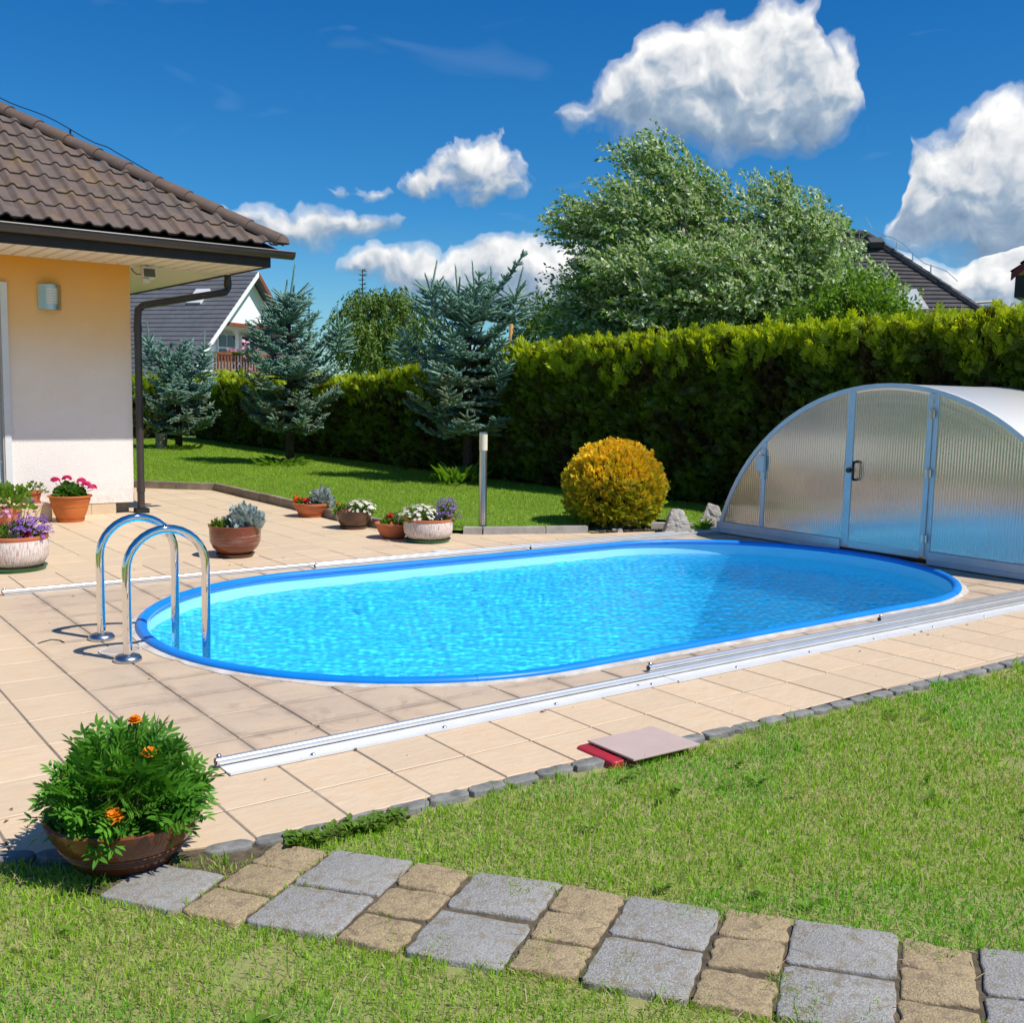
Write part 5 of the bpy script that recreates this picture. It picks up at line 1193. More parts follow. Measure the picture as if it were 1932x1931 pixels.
def front_grass():
    n = 780000; X = rng.uniform(-1.6, 9.2, n); Y = rng.uniform(.5, 4.3, n); d = np.hypot(X, Y)
    k = rng.uniform(0, 1, n) < np.clip((2.9/d)**1.2, .22, 1); X, Y = X[k], Y[k]
    fy = front_y(X)-.045+.03*np.sin(X*9)+.03*np.sin(X*23+1)+.015*np.sin(X*61); ok = (Y < fy) & in_view(np.column_stack([X, Y, np.zeros(len(X))]), 1.75)
    # the path stays open apart from tufts that creep over its edges
    rel = np.column_stack([X-O.x, Y-O.y]); det = A.x*Cc.y-A.y*Cc.x; s = (rel[:, 0]*Cc.y-rel[:, 1]*Cc.x)/det; c = (A.x*rel[:, 1]-A.y*rel[:, 0])/det
    ed = .025*np.sin(s*11)+.02*np.sin(s*29+2)+.018*np.sin(s*53); onp = (s > -.38+.02*np.sin(c*9)) & (c > .045+ed*1.7) & (c < .425+ed*3.0) & (s < 3); ok &= ~onp
    for cell in path_cells: ok &= ~((s < -.1) & inside_np(cell, X, Y))
    ok &= ~((np.abs(X-2.955) < .26) & (Y > 2.93))
    bare = (vnoise(X, Y, 4.0, 77) < -.80) & (rng.uniform(0, 1, len(X)) < .6); ok &= ~bare
    X, Y = X[ok], Y[ok]; n = len(X); d = np.hypot(X, Y); clump = vnoise(X, Y, 16, 5)
    L = rng.uniform(.011, .028, n)*(1+.35*clump)*np.where(rng.uniform(0, 1, n) < .03, 1.9, 1); edge = np.exp(-((front_y(X)-Y)/.10)**2); L *= 1+.45*edge*(clump > 0)
    print('front blades', n); blades('grass', 'short dry-tipped grass of the front lawn round the stone path', X, Y, -.016, L, rng.uniform(.0022, .0040, n)*(d/2.6)**.75, grass_cols(X, Y, 61, .30), np.clip(rng.normal(.55, .28, n), .05, .97), True, 62)
front_grass()
def litter():
    n = 9000; X = rng.uniform(-1.0, 5.5, n); Y = rng.uniform(.8, 3.9, n); ok = (Y < front_y(X)-.05) & in_view(np.column_stack([X, Y, np.zeros(n)]), 1.15); rel = np.column_stack([X-O.x, Y-O.y]); det = A.x*Cc.y-A.y*Cc.x
    s = (rel[:, 0]*Cc.y-rel[:, 1]*Cc.x)/det; c = (A.x*rel[:, 1]-A.y*rel[:, 0])/det; onp = (s > -1) & (c > 0) & (c < .5)
    fr = (s/PER) % 1.0; joint = (np.abs(fr-.585) < .035) | (fr < .03) | (fr > .97); ok &= ~onp | (joint & (rng.uniform(0, 1, n) < .9)); X, Y, onp = X[ok], Y[ok], onp[ok]; n = len(X); t = rng.uniform(0, 1, (n, 1))
    blades('straw_litter', 'dry clippings and straw lying on the front lawn and in the path joints', X, Y, np.where(onp, .006, .0), rng.uniform(.03, .085, n), rng.uniform(.002, .0035, n), (1-t)*np.array([.30, .19, .09])+t*np.array([.62, .52, .30]), np.clip(rng.normal(.985, .02, n), .9, .998), True, 71)
litter()
def lawn_weeds():
    vs_ = []
    for k in range(70):
        x, y = rng.uniform(-.2, 4.5), rng.uniform(1.0, 3.2)
        if y > front_y(x)-.1 or inside(PATH_POLY, x, y) or not in_view(np.array([[x, y, 0]]))[0]: continue
        m_ = rng.integers(4, 9); a = rng.uniform(0, 6.28, m_); d = np.column_stack([np.cos(a), np.sin(a), rng.uniform(.15, .7, m_)]); vs_.append(scatter(*leaf_tpl(.55), np.tile([[x, y, -.005]], (m_, 1)), frames(d, np.tile([[0, 0, 1.]], (m_, 1))), rng.uniform(.02, .05, m_)))
    V, F = merge(vs_); link('lawn_weeds', np_mesh('lawn_weeds', V, F), M['weed'], kind='stuff', label='little broad-leaved weeds and clover in the front lawn')
    vs_ = []
    for k in range(130):
        t = rng.uniform(0, 1); x, y = 1.36+.42*t+rng.normal(0, .03), 2.985-.02*t+rng.normal(0, .022); m_ = 4; a = rng.uniform(0, 6.28, m_); d = np.column_stack([np.cos(a), np.sin(a), rng.uniform(.1, .8, m_)]); vs_.append(scatter(*leaf_tpl(.6), np.tile([[x, y, 0.]], (m_, 1)), frames(d, np.tile([[0, 0, 1.]], (m_, 1))), rng.uniform(.02, .04, m_)))
    V, F = merge(vs_); link('creeping_weed', np_mesh('creeping_weed', V, F), M['leaf_mid'], label='mat of creeping green weed between the path and the deck edge', cat='plant')
lawn_weeds()
def debris():
    n = 260; X = rng.uniform(.2, 8.0, n); Y = rng.uniform(3.1, 8.6, n); ok = np.array([pool_sd(x, y) > .12 and y > front_y(x)+.03 for x, y in zip(X, Y)]); near = rng.uniform(0, 1, n) < .35; Y = np.where(near, rng.uniform(3.5, 4.02, n), Y); ok &= np.array([pool_sd(x, y) > .1 for x, y in zip(X, Y)]); X, Y = X[ok], Y[ok]; n = len(X); a = rng.uniform(0, 6.28, n)
    V, F = scatter(*leaf4(.35, .25), np.column_stack([X, Y, np.full(n, .004)]), frames(np.column_stack([np.cos(a), np.sin(a), rng.uniform(-.05, .1, n)]), np.tile([[0, 0, 1.]], (n, 1))), rng.uniform(.008, .028, n)); link('deck_debris', np_mesh('deck_debris', V, F), leaf_mat('dead_leaf_bits', (.10, .065, .03), (.30, .22, .11), trans=.1), kind='stuff', label='tiny dead leaves and bits lying about the pool deck')
debris()
def back_grass():
    n = 420000; X = rng.uniform(3.6, 10.5, n); Y = rng.uniform(7.9, 27.5, n); d = np.hypot(X, Y); k = rng.uniform(0, 1, n) < np.clip((13/d)**1.1, .3, 1); X, Y = X[k], Y[k]
    ok = inside_np(BACK, X, Y) & in_view(np.column_stack([X, Y, np.zeros(len(X))]), 1.1); X, Y = X[ok], Y[ok]; n = len(X); d = np.hypot(X, Y); t = rng.uniform(0, 1, (n, 1))
    c = (1-t)*np.array([.205, .36, .02])+t*np.array([.37, .54, .05]); c *= (1+.10*vnoise(X, Y, 1.1, 66))[:, None]; dry = rng.uniform(0, 1, n) < .05+.10*(vnoise(X, Y, 2.0, 67) > .4); c[dry] = (.34, .30, .11)
    print('back blades', n); blades('grass', 'even green grass of the back lawn under the spruces', X, Y, .035, rng.uniform(.02, .042, n), rng.uniform(.005, .010, n)*(d/14)**.8, c, np.clip(rng.normal(.5, .25, n), .05, .95), False, 68)
back_grass()
# ------------------------------------------------------------------ potted plants
def whitewash():
    m, nt, b = new_mat('whitewashed_clay'); pos = obj_coord(nt, False)
    s = nt.nodes.new('ShaderNodeSeparateXYZ'); nt.links.new(pos, s.inputs[0])
    an = math_n(nt, 'ARCTAN2', s.outputs[1], s.outputs[0]); cv_ = nt.nodes.new('ShaderNodeCombineXYZ'); nt.links.new(math_n(nt, 'MULTIPLY', an, 3), cv_.inputs[0]); nt.links.new(math_n(nt, 'MULTIPLY', s.outputs[2], 5), cv_.inputs[1])
    st1 = noise(nt, vmath(nt, 'MULTIPLY', cv_.outputs[0], (9, 2.2, 1)), 1.5, 6, .7, .4); nt.links.new(mixc(nt, ramp(nt, st1, [(.38, 0), (.55, 1)]), (.44, .22, .15), (.74, .70, .66)), b.inputs['Base Color'])
    b.inputs['Roughness'].default_value = .9; bump(nt, b, st1, .6, .006); return m
M['whitewash'] = whitewash()
def streaked():
    m, nt, b = new_mat('streaked_brown_glaze'); pos = obj_coord(nt, False); s = nt.nodes.new('ShaderNodeSeparateXYZ'); nt.links.new(pos, s.inputs[0])
    n1 = noise(nt, vmath(nt, 'MULTIPLY', pos, (2, 2, 60)), 2.2, 3, .6); band = ramp(nt, math_n(nt, 'MULTIPLY', s.outputs[2], 4), [(.40, 0), (.5, 1), (.78, 1), (.86, 0)])
    nt.links.new(mixc(nt, math_n(nt, 'MULTIPLY', band, ramp(nt, n1, [(.5, 0), (.62, .75)])), (.19, .050, .024), (.34, .24, .21)), b.inputs['Base Color']); b.inputs['Roughness'].default_value = .14; bump(nt, b, n1, .25, .004); return m
M['streaked'] = streaked()
def flower_tpl(n=6, cup=.15, w=.55, inner=0):
    V = []; F = []
    for k in range(n):
        a = 2*math.pi*k/n; c, s = math.cos(a), math.sin(a); o = len(V)
        for (x, y, z) in ((0, inner, 0), (w*.5, .62, cup*.6), (0, 1, cup), (-w*.5, .62, cup*.6)): V.append((x*c-y*s, x*s+y*c, z))
        F += [(o, o+1, o+2), (o, o+2, o+3)]
    return np.array(V, float), [np.array(F)]
PET = {}
for nm, c1, c2 in (('white', (.72, .72, .66), (.85, .85, .80)), ('pink', (.62, .02, .13), (.80, .06, .26)), ('lightpink', (.75, .28, .42), (.85, .5, .6)), ('red', (.55, .01, .012), (.7, .03, .03)), ('orange', (.80, .20, .005), (.90, .33, .01)), ('purple', (.20, .06, .42), (.38, .17, .62)), ('maroon', (.16, .004, .012), (.26, .01, .02)), ('yellow', (.75, .5, .03), (.8, .6, .05)), ('redorange', (.7, .07, .005), (.8, .14, .01))):
    PET[nm] = leaf_mat('petal_'+nm, c1, c2, trans=.3, tcol=(1.1, 1.05, 1.05), rough=.6)
M['pot_leaf'] = leaf_mat('pot_plant_leaf', (.07, .15, .014), (.16, .27, .035), trans=.35)
M['geranium_leaf'] = leaf_mat('geranium_leaf', (.045, .125, .014), (.10, .22, .03), trans=.3)
M['silver_leaf'] = leaf_mat('silver_ragwort_leaf', (.30, .36, .35), (.48, .54, .53), trans=.15, rough=.8)
M['marigold_leaf'] = leaf_mat('marigold_leaflet', (.06, .20, .018), (.13, .33, .036), trans=.28, rough=.38)
M['stem'] = plain('green_stem', (.10, .16, .03), .6, var=.2, bmp=0)
def potted(label, c, prof, potmat, soil_z, soil_r, saucer=None, rim=None, group='potted plants on the patio', foot=None):
    root = thing('potted_plant', label, 'potted plant', c, group); z0 = 0
    if saucer:
        r, h, mk = saucer; link('saucer', MB().lathe([(0, .004), (r*.86, .004), (r*.9, .0), (r, h), (r*.975, h), (r*.88, .010), (0, .010)], (0, 0, 0), 40).mesh('saucer', auto=R(40)), M[mk], root); z0 = .011
    link('pot', MB().lathe([(r, z+z0) for r, z in prof], (0, 0, 0), 48).mesh('pot', auto=R(38)), M[potmat], root)
    if rim: link('pot_rim', MB().lathe([(r, z+z0) for r, z in rim], (0, 0, 0), 48).mesh('pot_rim', auto=R(38)), M['terracotta'], root)
    if foot: link('pot_foot', MB().lathe([(r, z+z0) for r, z in foot], (0, 0, 0), 48).mesh('pot_foot', auto=R(38)), M['terracotta'], root)
    link('soil', MB().lathe([(0, soil_z+z0+.01), (soil_r*.6, soil_z+z0+.006), (soil_r, soil_z+z0)], (0, 0, 0), 24).mesh('soil'), M['potsoil'], root)
    return root
def bush(root, name, c, rad, n, leaf, mat, seed, w=.55, jag=False, updir=.5, tpl=None):
    r = np.random.default_rng(seed); d = rdir(n, r); d[:, 2] = abs(d[:, 2]); P = np.array(c)+d*np.array(rad)*(r.uniform(.25, 1, n)**.5)[:, None]
    D = unit(d+np.array([0, 0, updir])+rdir(n, r)*.5); t = tpl or leaf_tpl(w); V, F = scatter(*t, P, frames(D, d+np.array([0, 0, .6])+rdir(n, r)*.4), r.uniform(leaf*.65, leaf*1.2, n))
    return link(name, np_mesh(name, V, F), mat, root)
def stems(root, base, tips, r=.002):
    b = MB()
    for t in tips:
        m_ = [(base[i]*.55+t[i]*.45)+(0.015 if i == 2 else 0) for i in range(3)]; b.tube([tuple(base), tuple(m_), tuple(t)], r, 4, cap=False)
    return link('stems', b.mesh('stems'), M['stem'], root)
def blooms(root, name, c, rad, n, size, mat, seed, tpl=None, up=.5, thin=1, kind='stuff', eye=None, base=None):
    r = np.random.default_rng(seed); d = rdir(n, r); d[:, 2] = abs(d[:, 2])**.7; P = np.array(c)+d*np.array(rad)*(r.uniform(.85, 1.06, n))[:, None]; N = unit(d+np.array([0, 0, up])+rdir(n, r)*.3)
    Mx = frames(np.cross(N, rdir(n, r)), N); s = r.uniform(size*.75, size*1.2, n); o = link(name, np_mesh(name, *scatter(*(tpl or flower_tpl()), P, Mx, s)), mat, root, kind=kind)
    if eye: link('flower_eyes', np_mesh('flower_eyes', *scatter(*flower_tpl(5, .0, .9), P+N*size*.10, Mx, s*.32)), eye, o, kind=kind)
    if base is not None: stems(root, base, [tuple(p) for p in P[::3]])
    return o
def ragwort_tpl():
    V, F = frond_tpl(4, 3, .05, .16); V = V.copy(); V[:, 0] *= 1.15; return V, F
SIL = ragwort_tpl()
# brown glazed pot in front of the ladder
PP = potted('glossy brown pot with silver ragwort standing alone behind the ladder', (3.45, 8.54, 0), [(0, .0), (.125, .0), (.135, .02), (.185, .065), (.212, .12), (.216, .20), (.218, .245), (.222, .255), (.214, .262), (.205, .255), (.2, .2)], 'streaked', .215, .203, (.165, .03, 'dark_glaze'))
bush(PP, 'green_leaves', (-.09, .03, .22), (.11, .11, .09), 150, .05, M['pot_leaf'], 101); bush(PP, 'silver_leaves', (.07, -.05, .23), (.125, .125, .17), 190, .10, M['silver_leaf'], 102, tpl=SIL, updir=.8)
blooms(PP, 'pink_flowers', (-.10, .05, .235), (.10, .10, .09), 12, .016, PET['lightpink'], 103); blooms(PP, 'speckled_flowers', (-.0, -.0, .25), (.06, .06, .06), 10, .015, PET['maroon'], 104)
# whitewashed bowl with daisies and lobelia beside the lamp
WPROF = [(.155, .012), (.2, .03), (.232, .075), (.238, .12), (.236, .165), (.232, .19)]; WRIM = [(.232, .188), (.238, .196), (.236, .212), (.222, .214), (.21, .2), (.205, .15)]; WFOOT = [(0, 0), (.15, 0), (.165, .008), (.198, .029)]
PP = potted('whitewashed bowl of white daisies and purple lobelia on a green saucer near the lamp', (5.38, 8.51, 0), WPROF, 'whitewash', .185, .208, (.222, .032, 'green_plastic'), WRIM, foot=WFOOT)
bush(PP, 'daisy_leaves', (-.06, .04, .18), (.19, .19, .13), 420, .055, M['pot_leaf'], 111, w=.25); blooms(PP, 'daisies', (-.07, .05, .20), (.22, .20, .155), 130, .021, PET['white'], 112, flower_tpl(9, .1, .42), eye=PET['yellow'])
bush(PP, 'lobelia_leaves', (.13, -.09, .19), (.12, .12, .16), 170, .045, M['pot_leaf'], 113, w=.3); blooms(PP, 'lobelia_flowers', (.14, -.10, .20), (.13, .13, .23), 150, .016, PET['purple'], 114, flower_tpl(4, .2, .7), base=(.12, -.08, .2))
# small terracotta bowl half hidden behind it
PP = potted('small terracotta bowl with red flowers behind the whitewashed bowl', (5.20, 8.86, 0), [(0, 0), (.09, 0), (.13, .03), (.16, .09), (.17, .125), (.182, .13), (.184, .15), (.17, .153), (.16, .14), (.155, .11)], 'terracotta', .115, .157)
bush(PP, 'leaves', (0, 0, .12), (.11, .11, .10), 150, .06, M['pot_leaf'], 121); blooms(PP, 'red_flower', (-.03, .0, .20), (.03, .03, .04), 14, .022, PET['red'], 122, flower_tpl(5, .3, .8)); blooms(PP, 'pink_flowers', (.09, -.06, .15), (.06, .06, .08), 26, .016, PET['lightpink'], 123); bush(PP, 'silver_leaves', (.10, -.04, .14), (.06, .06, .08), 30, .06, M['silver_leaf'], 124, tpl=SIL)
# brown ribbed pot at the kerb
PP = potted('dark brown ribbed bowl of white daisies standing against the kerb', (5.20, 9.68, 0), [(0, 0), (.125, 0), (.13, .02), (.165, .07), (.182, .12), (.184, .16), (.19, .172), (.18, .176), (.172, .165), (.17, .13)], 'dark_glaze', .135, .172, (.15, .028, 'dark_glaze'))
bush(PP, 'daisy_leaves', (.05, -.03, .13), (.14, .14, .13), 330, .05, M['pot_leaf'], 131, w=.25); blooms(PP, 'daisies', (.06, -.04, .16), (.165, .16, .145), 105, .020, PET['white'], 132, flower_tpl(9, .1, .42), eye=PET['yellow'])
bush(PP, 'verbena_leaves', (-.10, .05, .13), (.09, .09, .11), 90, .045, M['pot_leaf'], 133); blooms(PP, 'verbena_flowers', (-.07, .0, .15), (.08, .08, .06), 34, .016, PET['red'], 134); blooms(PP, 'marigold_flower', (-.13, .09, .24), (.015, .015, .015), 9, .02, PET['orange'], 135, flower_tpl(6, .5, .8))
# terracotta bowl further back
PP = potted('pale terracotta bowl with red flowers and silver ragwort furthest along the kerb', (5.27, 10.80, 0), [(0, 0), (.12, 0), (.155, .03), (.19, .085), (.2, .12), (.213, .125), (.215, .145), (.2, .148), (.19, .135), (.185, .11)], 'terracotta', .115, .188, (.155, .03, 'terracotta'))
bush(PP, 'silver_leaves', (.09, -.06, .12), (.105, .105, .15), 150, .09, M['silver_leaf'], 141, tpl=SIL, updir=.9); bush(PP, 'leaves', (-.09, .05, .12), (.09, .09, .06), 70, .05, M['pot_leaf'], 142); blooms(PP, 'red_flowers', (-.06, .02, .15), (.08, .07, .055), 34, .024, PET['red'], 143, flower_tpl(5, .3, .8)); blooms(PP, 'orange_flowers', (-.14, .09, .15), (.045, .045, .08), 26, .022, PET['redorange'], 144, flower_tpl(5, .4, .8))
# geranium by the wall
PP = potted('orange terracotta pot with pink geranium standing by the house wall', (2.86, 11.55, 0), [(0, 0), (.125, 0), (.132, .01), (.168, .10), (.178, .15), (.182, .152), (.184, .165), (.196, .205), (.2, .21), (.202, .245), (.218, .25), (.222, .262), (.215, .268), (.195, .262), (.19, .22)], 'terra_orange', .235, .193, (.145, .03, 'terra_orange'))
bush(PP, 'geranium_leaves', (0, 0, .24), (.13, .13, .12), 260, .075, M['geranium_leaf'], 151, w=1.0)
for k, (x, y, z) in enumerate(((-.12, .09, .425), (-.02, .02, .445), (.10, -.07, .42), (.14, -.10, .385), (.19, -.14, .355))):
    stems(PP, (0, 0, .24), [(x, y, z-.02)], .003); blooms(PP, 'geranium_head', (x, y, z), (.040, .040, .033), 60, .021, PET['pink'], 152+k, flower_tpl(5, .2, .8), kind=None)
# whitewashed bowl at the left edge
PP = potted('whitewashed bowl of purple flowers on a green saucer at the left edge of the deck', (1.75, 8.74, 0), [(r*1.02, z*1.22) for r, z in WPROF], 'whitewash', .225, .212, (.232, .034, 'green_plastic'), [(r*1.02, z*1.22) for r, z in WRIM], foot=[(r*1.02, z*1.22) for r, z in WFOOT])
bush(PP, 'leaves', (0, 0, .22), (.17, .17, .13), 300, .05, M['pot_leaf'], 161, w=.4); blooms(PP, 'lobelia_flowers', (.10, -.05, .25), (.16, .15, .17), 170, .018, PET['purple'], 162, flower_tpl(4, .2, .7), base=(.05, -.02, .22)); blooms(PP, 'tall_sprays', (.08, .05, .3), (.17, .17, .28), 26, .018, PET['purple'], 163, flower_tpl(4, .2, .7), base=(.04, 0, .22))
blooms(PP, 'dark_red_flowers', (.06, -.13, .275), (.03, .03, .025), 14, .022, PET['maroon'], 164, flower_tpl(5, .4, .8)); blooms(PP, 'pale_pink_flowers', (-.05, .0, .42), (.03, .03, .05), 16, .024, PET['lightpink'], 165, flower_tpl(5, .3, .8))
# pots by the door step
PP = potted('small terracotta pot with trailing leaves on the house step', (2.56, 11.80, .184), [(0, 0), (.055, 0), (.075, .09), (.086, .092), (.09, .115), (.08, .117), (.074, .1)], 'terracotta', .095, .072, (.07, .016, 'terracotta'), group='pots by the door step')
bush(PP, 'leaves', (0, 0, .1), (.13, .11, .11), 90, .045, M['pot_leaf'], 171)
PP = potted('bushy green balcony plant in a terracotta pot below the door', (2.20, 11.40, 0), [(0, 0), (.10, 0), (.135, .14), (.15, .145), (.155, .18), (.14, .183), (.13, .16)], 'terracotta', .15, .13, (.12, .02, 'terracotta'), group='pots by the door step')
bush(PP, 'leaves', (0, 0, .16), (.27, .22, .26), 420, .065, M['weed'], 172, w=.6); blooms(PP, 'pale_pink_flowers', (.05, -.1, .2), (.2, .2, .2), 10, .02, PET['lightpink'], 173, flower_tpl(5, .3, .8))

# big marigold bowl in the foreground
mg = thing('potted_plant', 'large glossy brown bowl overflowing with leafy orange marigolds in the foreground', 'potted plant', (.925, 3.19, -.015), None)
link('pot', MB().lathe([(0, 0), (.13, 0), (.15, .012), (.165, .04), (.182, .06), (.186, .066), (.20, .085), (.222, .12), (.232, .15), (.236, .160), (.228, .166), (.215, .160), (.205, .12)], (0, 0, 0), 64).mesh('pot', auto=R(38)), M['brown_glaze'], mg)
for zr, rr_ in ((.052, .178), (.072, .192), (.062, .186)):
    b = MB(); b.lathe([(rr_+.0005, zr-.003), (rr_+.004, zr), (rr_+.0005, zr+.003)], (0, 0, 0), 64); link('groove_ring', b.mesh('groove_ring', True), M['brown_glaze'], mg)
link('soil', MB().lathe([(0, .14), (.21, .135)], (0, 0, 0), 24).mesh('soil'), M['potsoil'], mg)
def marigold_tpl(seed):
    """a feathered leaf: rachis with six pairs of toothed leaflets and a terminal one"""
    r = np.random.default_rng(seed); V = []; F = []
    def leaflet(p, a, L, tilt):
        c, s = math.cos(a), math.sin(a); w = L*.155; o = len(V); pts = [(0, 0), (w*.8, L*.22), (w*1.05, L*.40), (w*.85, L*.52), (w*.8, L*.68), (0, L), (-w*.8, L*.68), (-w*.85, L*.52), (-w*1.05, L*.40), (-w*.8, L*.22)]
        for x, y in pts: V.append((p[0]+x*c+y*s, p[1]-x*s+y*c, p[2]+tilt*y+abs(x)*.35))
        V.append((p[0]+.5*L*s, p[1]+.5*L*c, p[2]+tilt*.5*L)); k = len(pts)
        F.extend([(o+i, o+(i+1) % k, o+k) for i in range(k)])
    for k in range(6):
        t = .15+.70*k/5
        for s in (-1, 1): leaflet((0, t, -.10*t*t), s*R(r.uniform(48, 62)), r.uniform(.34, .42)*(1-.35*abs(t-.45)), r.uniform(-.2, .25))
    leaflet((0, .86, -.08), 0, .32, -.1); o = len(V); V.extend([(-.012, 0, 0), (.012, 0, 0), (0, .95, -.1)]); F.append((o, o+1, o+2))
    return np.array(V, float), [np.array(F)]
MT = [marigold_tpl(70+k) for k in range(4)]
def marigold():
    r = np.random.default_rng(79); n = 360; d = rdir(n, r); d[:, 2] = np.abs(d[:, 2])*1.0-.12; d = unit(d); P = np.array([.005, -.005, .185])+d*np.array([.172, .172, .150])*(r.uniform(.15, 1, n)**.45)[:, None]
    D = unit(d*1.1+np.array([0, 0, .38])+rdir(n, r)*.55); N = d+np.array([0, 0, .9])+rdir(n, r)*.35; sc = r.uniform(.080, .140, n)
    low = d[:, 2] < .1; D[low] += np.array([0, 0, -.25])
    link('foliage', np_mesh('foliage', *merge([scatter(*MT[k], P[k::4], frames(D[k::4], N[k::4]), sc[k::4]) for k in range(4)])), M['marigold_leaf'], mg)
    sb = MB(); right, back = np.array(heading(1, 0)), np.array(heading(0, 1))
    for k in range(26):
        q = P[k*13]; sb.tube([(q[0]*.25, q[1]*.25, .13), (q[0]*.6, q[1]*.6, .13+(q[2]-.13)*.6), tuple(q)], [.006, .005, .003], 5, cap=False)
    heads = [(.015, .06, .425, .024), (-.055, -.02, .355, .022), (.10, -.06, .365, .024), (.00, -.10, .335, .020), (.045, -.205, .225, .031), (-.135, -.09, .30, .018), (-.155, .0, .27, .02)]
    for i, (x, y, z, s) in enumerate(heads):
        c = right*x+back*y; p = np.array([c[0], c[1], z]); sb.tube([(c[0]*.4, c[1]*.4, .2), (c[0]*.9, c[1]*.9, z-.06), (c[0], c[1], z-.012)], [.004, .0035, .005], 5, cap=False)
        ax = unit(np.array([c[0]*1.5-right[0]*.0-back[0]*.25, c[1]*1.5-back[1]*.25, .9]))[None]; vs_ = []
        for lay, (rad_, cup, m_) in enumerate(((1.0, .02, 9), (.82, .3, 8), (.60, .6, 7), (.36, .9, 6))): vs_.append(scatter(*flower_tpl(m_, cup, .8), p[None]+ax*s*.12*lay, frames(np.cross(ax, rdir(1, r)), ax), np.array([s*rad_])))
        hd_ = link('marigold_flower', np_mesh('marigold_flower', *merge(vs_)), PET['orange'], mg); link('calyx', MB().lathe([(0, -.022), (.006, -.02), (.009, -.006), (.007, 0)], tuple(p), 8).mesh('calyx', True), M['stem'], hd_)
    link('stems', sb.mesh('stems'), M['stem'], mg)
marigold()

# ------------------------------------------------------------------ neighbours' houses
M['slate'] = plain('grey_roof_shingle', (.125, .13, .15), .7, var=.15, scale=2.5, bmp=.3)
M['darktile'] = plain('dark_grey_roof_tile', (.078, .072, .076), .55, var=.2, scale=2.5, bmp=.3)
M['white_wall'] = plain('white_render', (.86, .87, .88), .9, var=.03, bmp=.1)
M['red_wood'] = plain('red_brown_wood', (.26, .075, .03), .6, var=.15, bmp=.1)
M['redtile'] = plain('red_roof_tile', (.28, .025, .025), .5, var=.2, scale=5, bmp=.2)
M['green_shutter'] = plain('green_shutter', (.03, .09, .06), .5, var=.1, bmp=0)
def V3(X, Y, z): return Vector((*heading(X, Y), z))
def courses(root, A_, B_, C_, D_, n, mat, name, lift=.05):
    """roof plane A-B (ridge) to D-C (eave) laid in n overlapping courses, each a part"""
    nr = (B_-A_).cross(D_-A_).normalized(); nr = nr if nr.z > 0 else -nr
    for k in range(n):
        t0, t1 = k/n, (k+1.04)/n if k < n-1 else 1.0; a, b, c, d = A_.lerp(D_, t0), B_.lerp(C_, t0), B_.lerp(C_, t1), A_.lerp(D_, t1); m_ = MB()
        m_.add([a+nr*.005, b+nr*.005, c+nr*lift, d+nr*lift, c, d], [(0, 1, 2, 3), (3, 2, 4, 5)]); part(name, m_, mat, root)
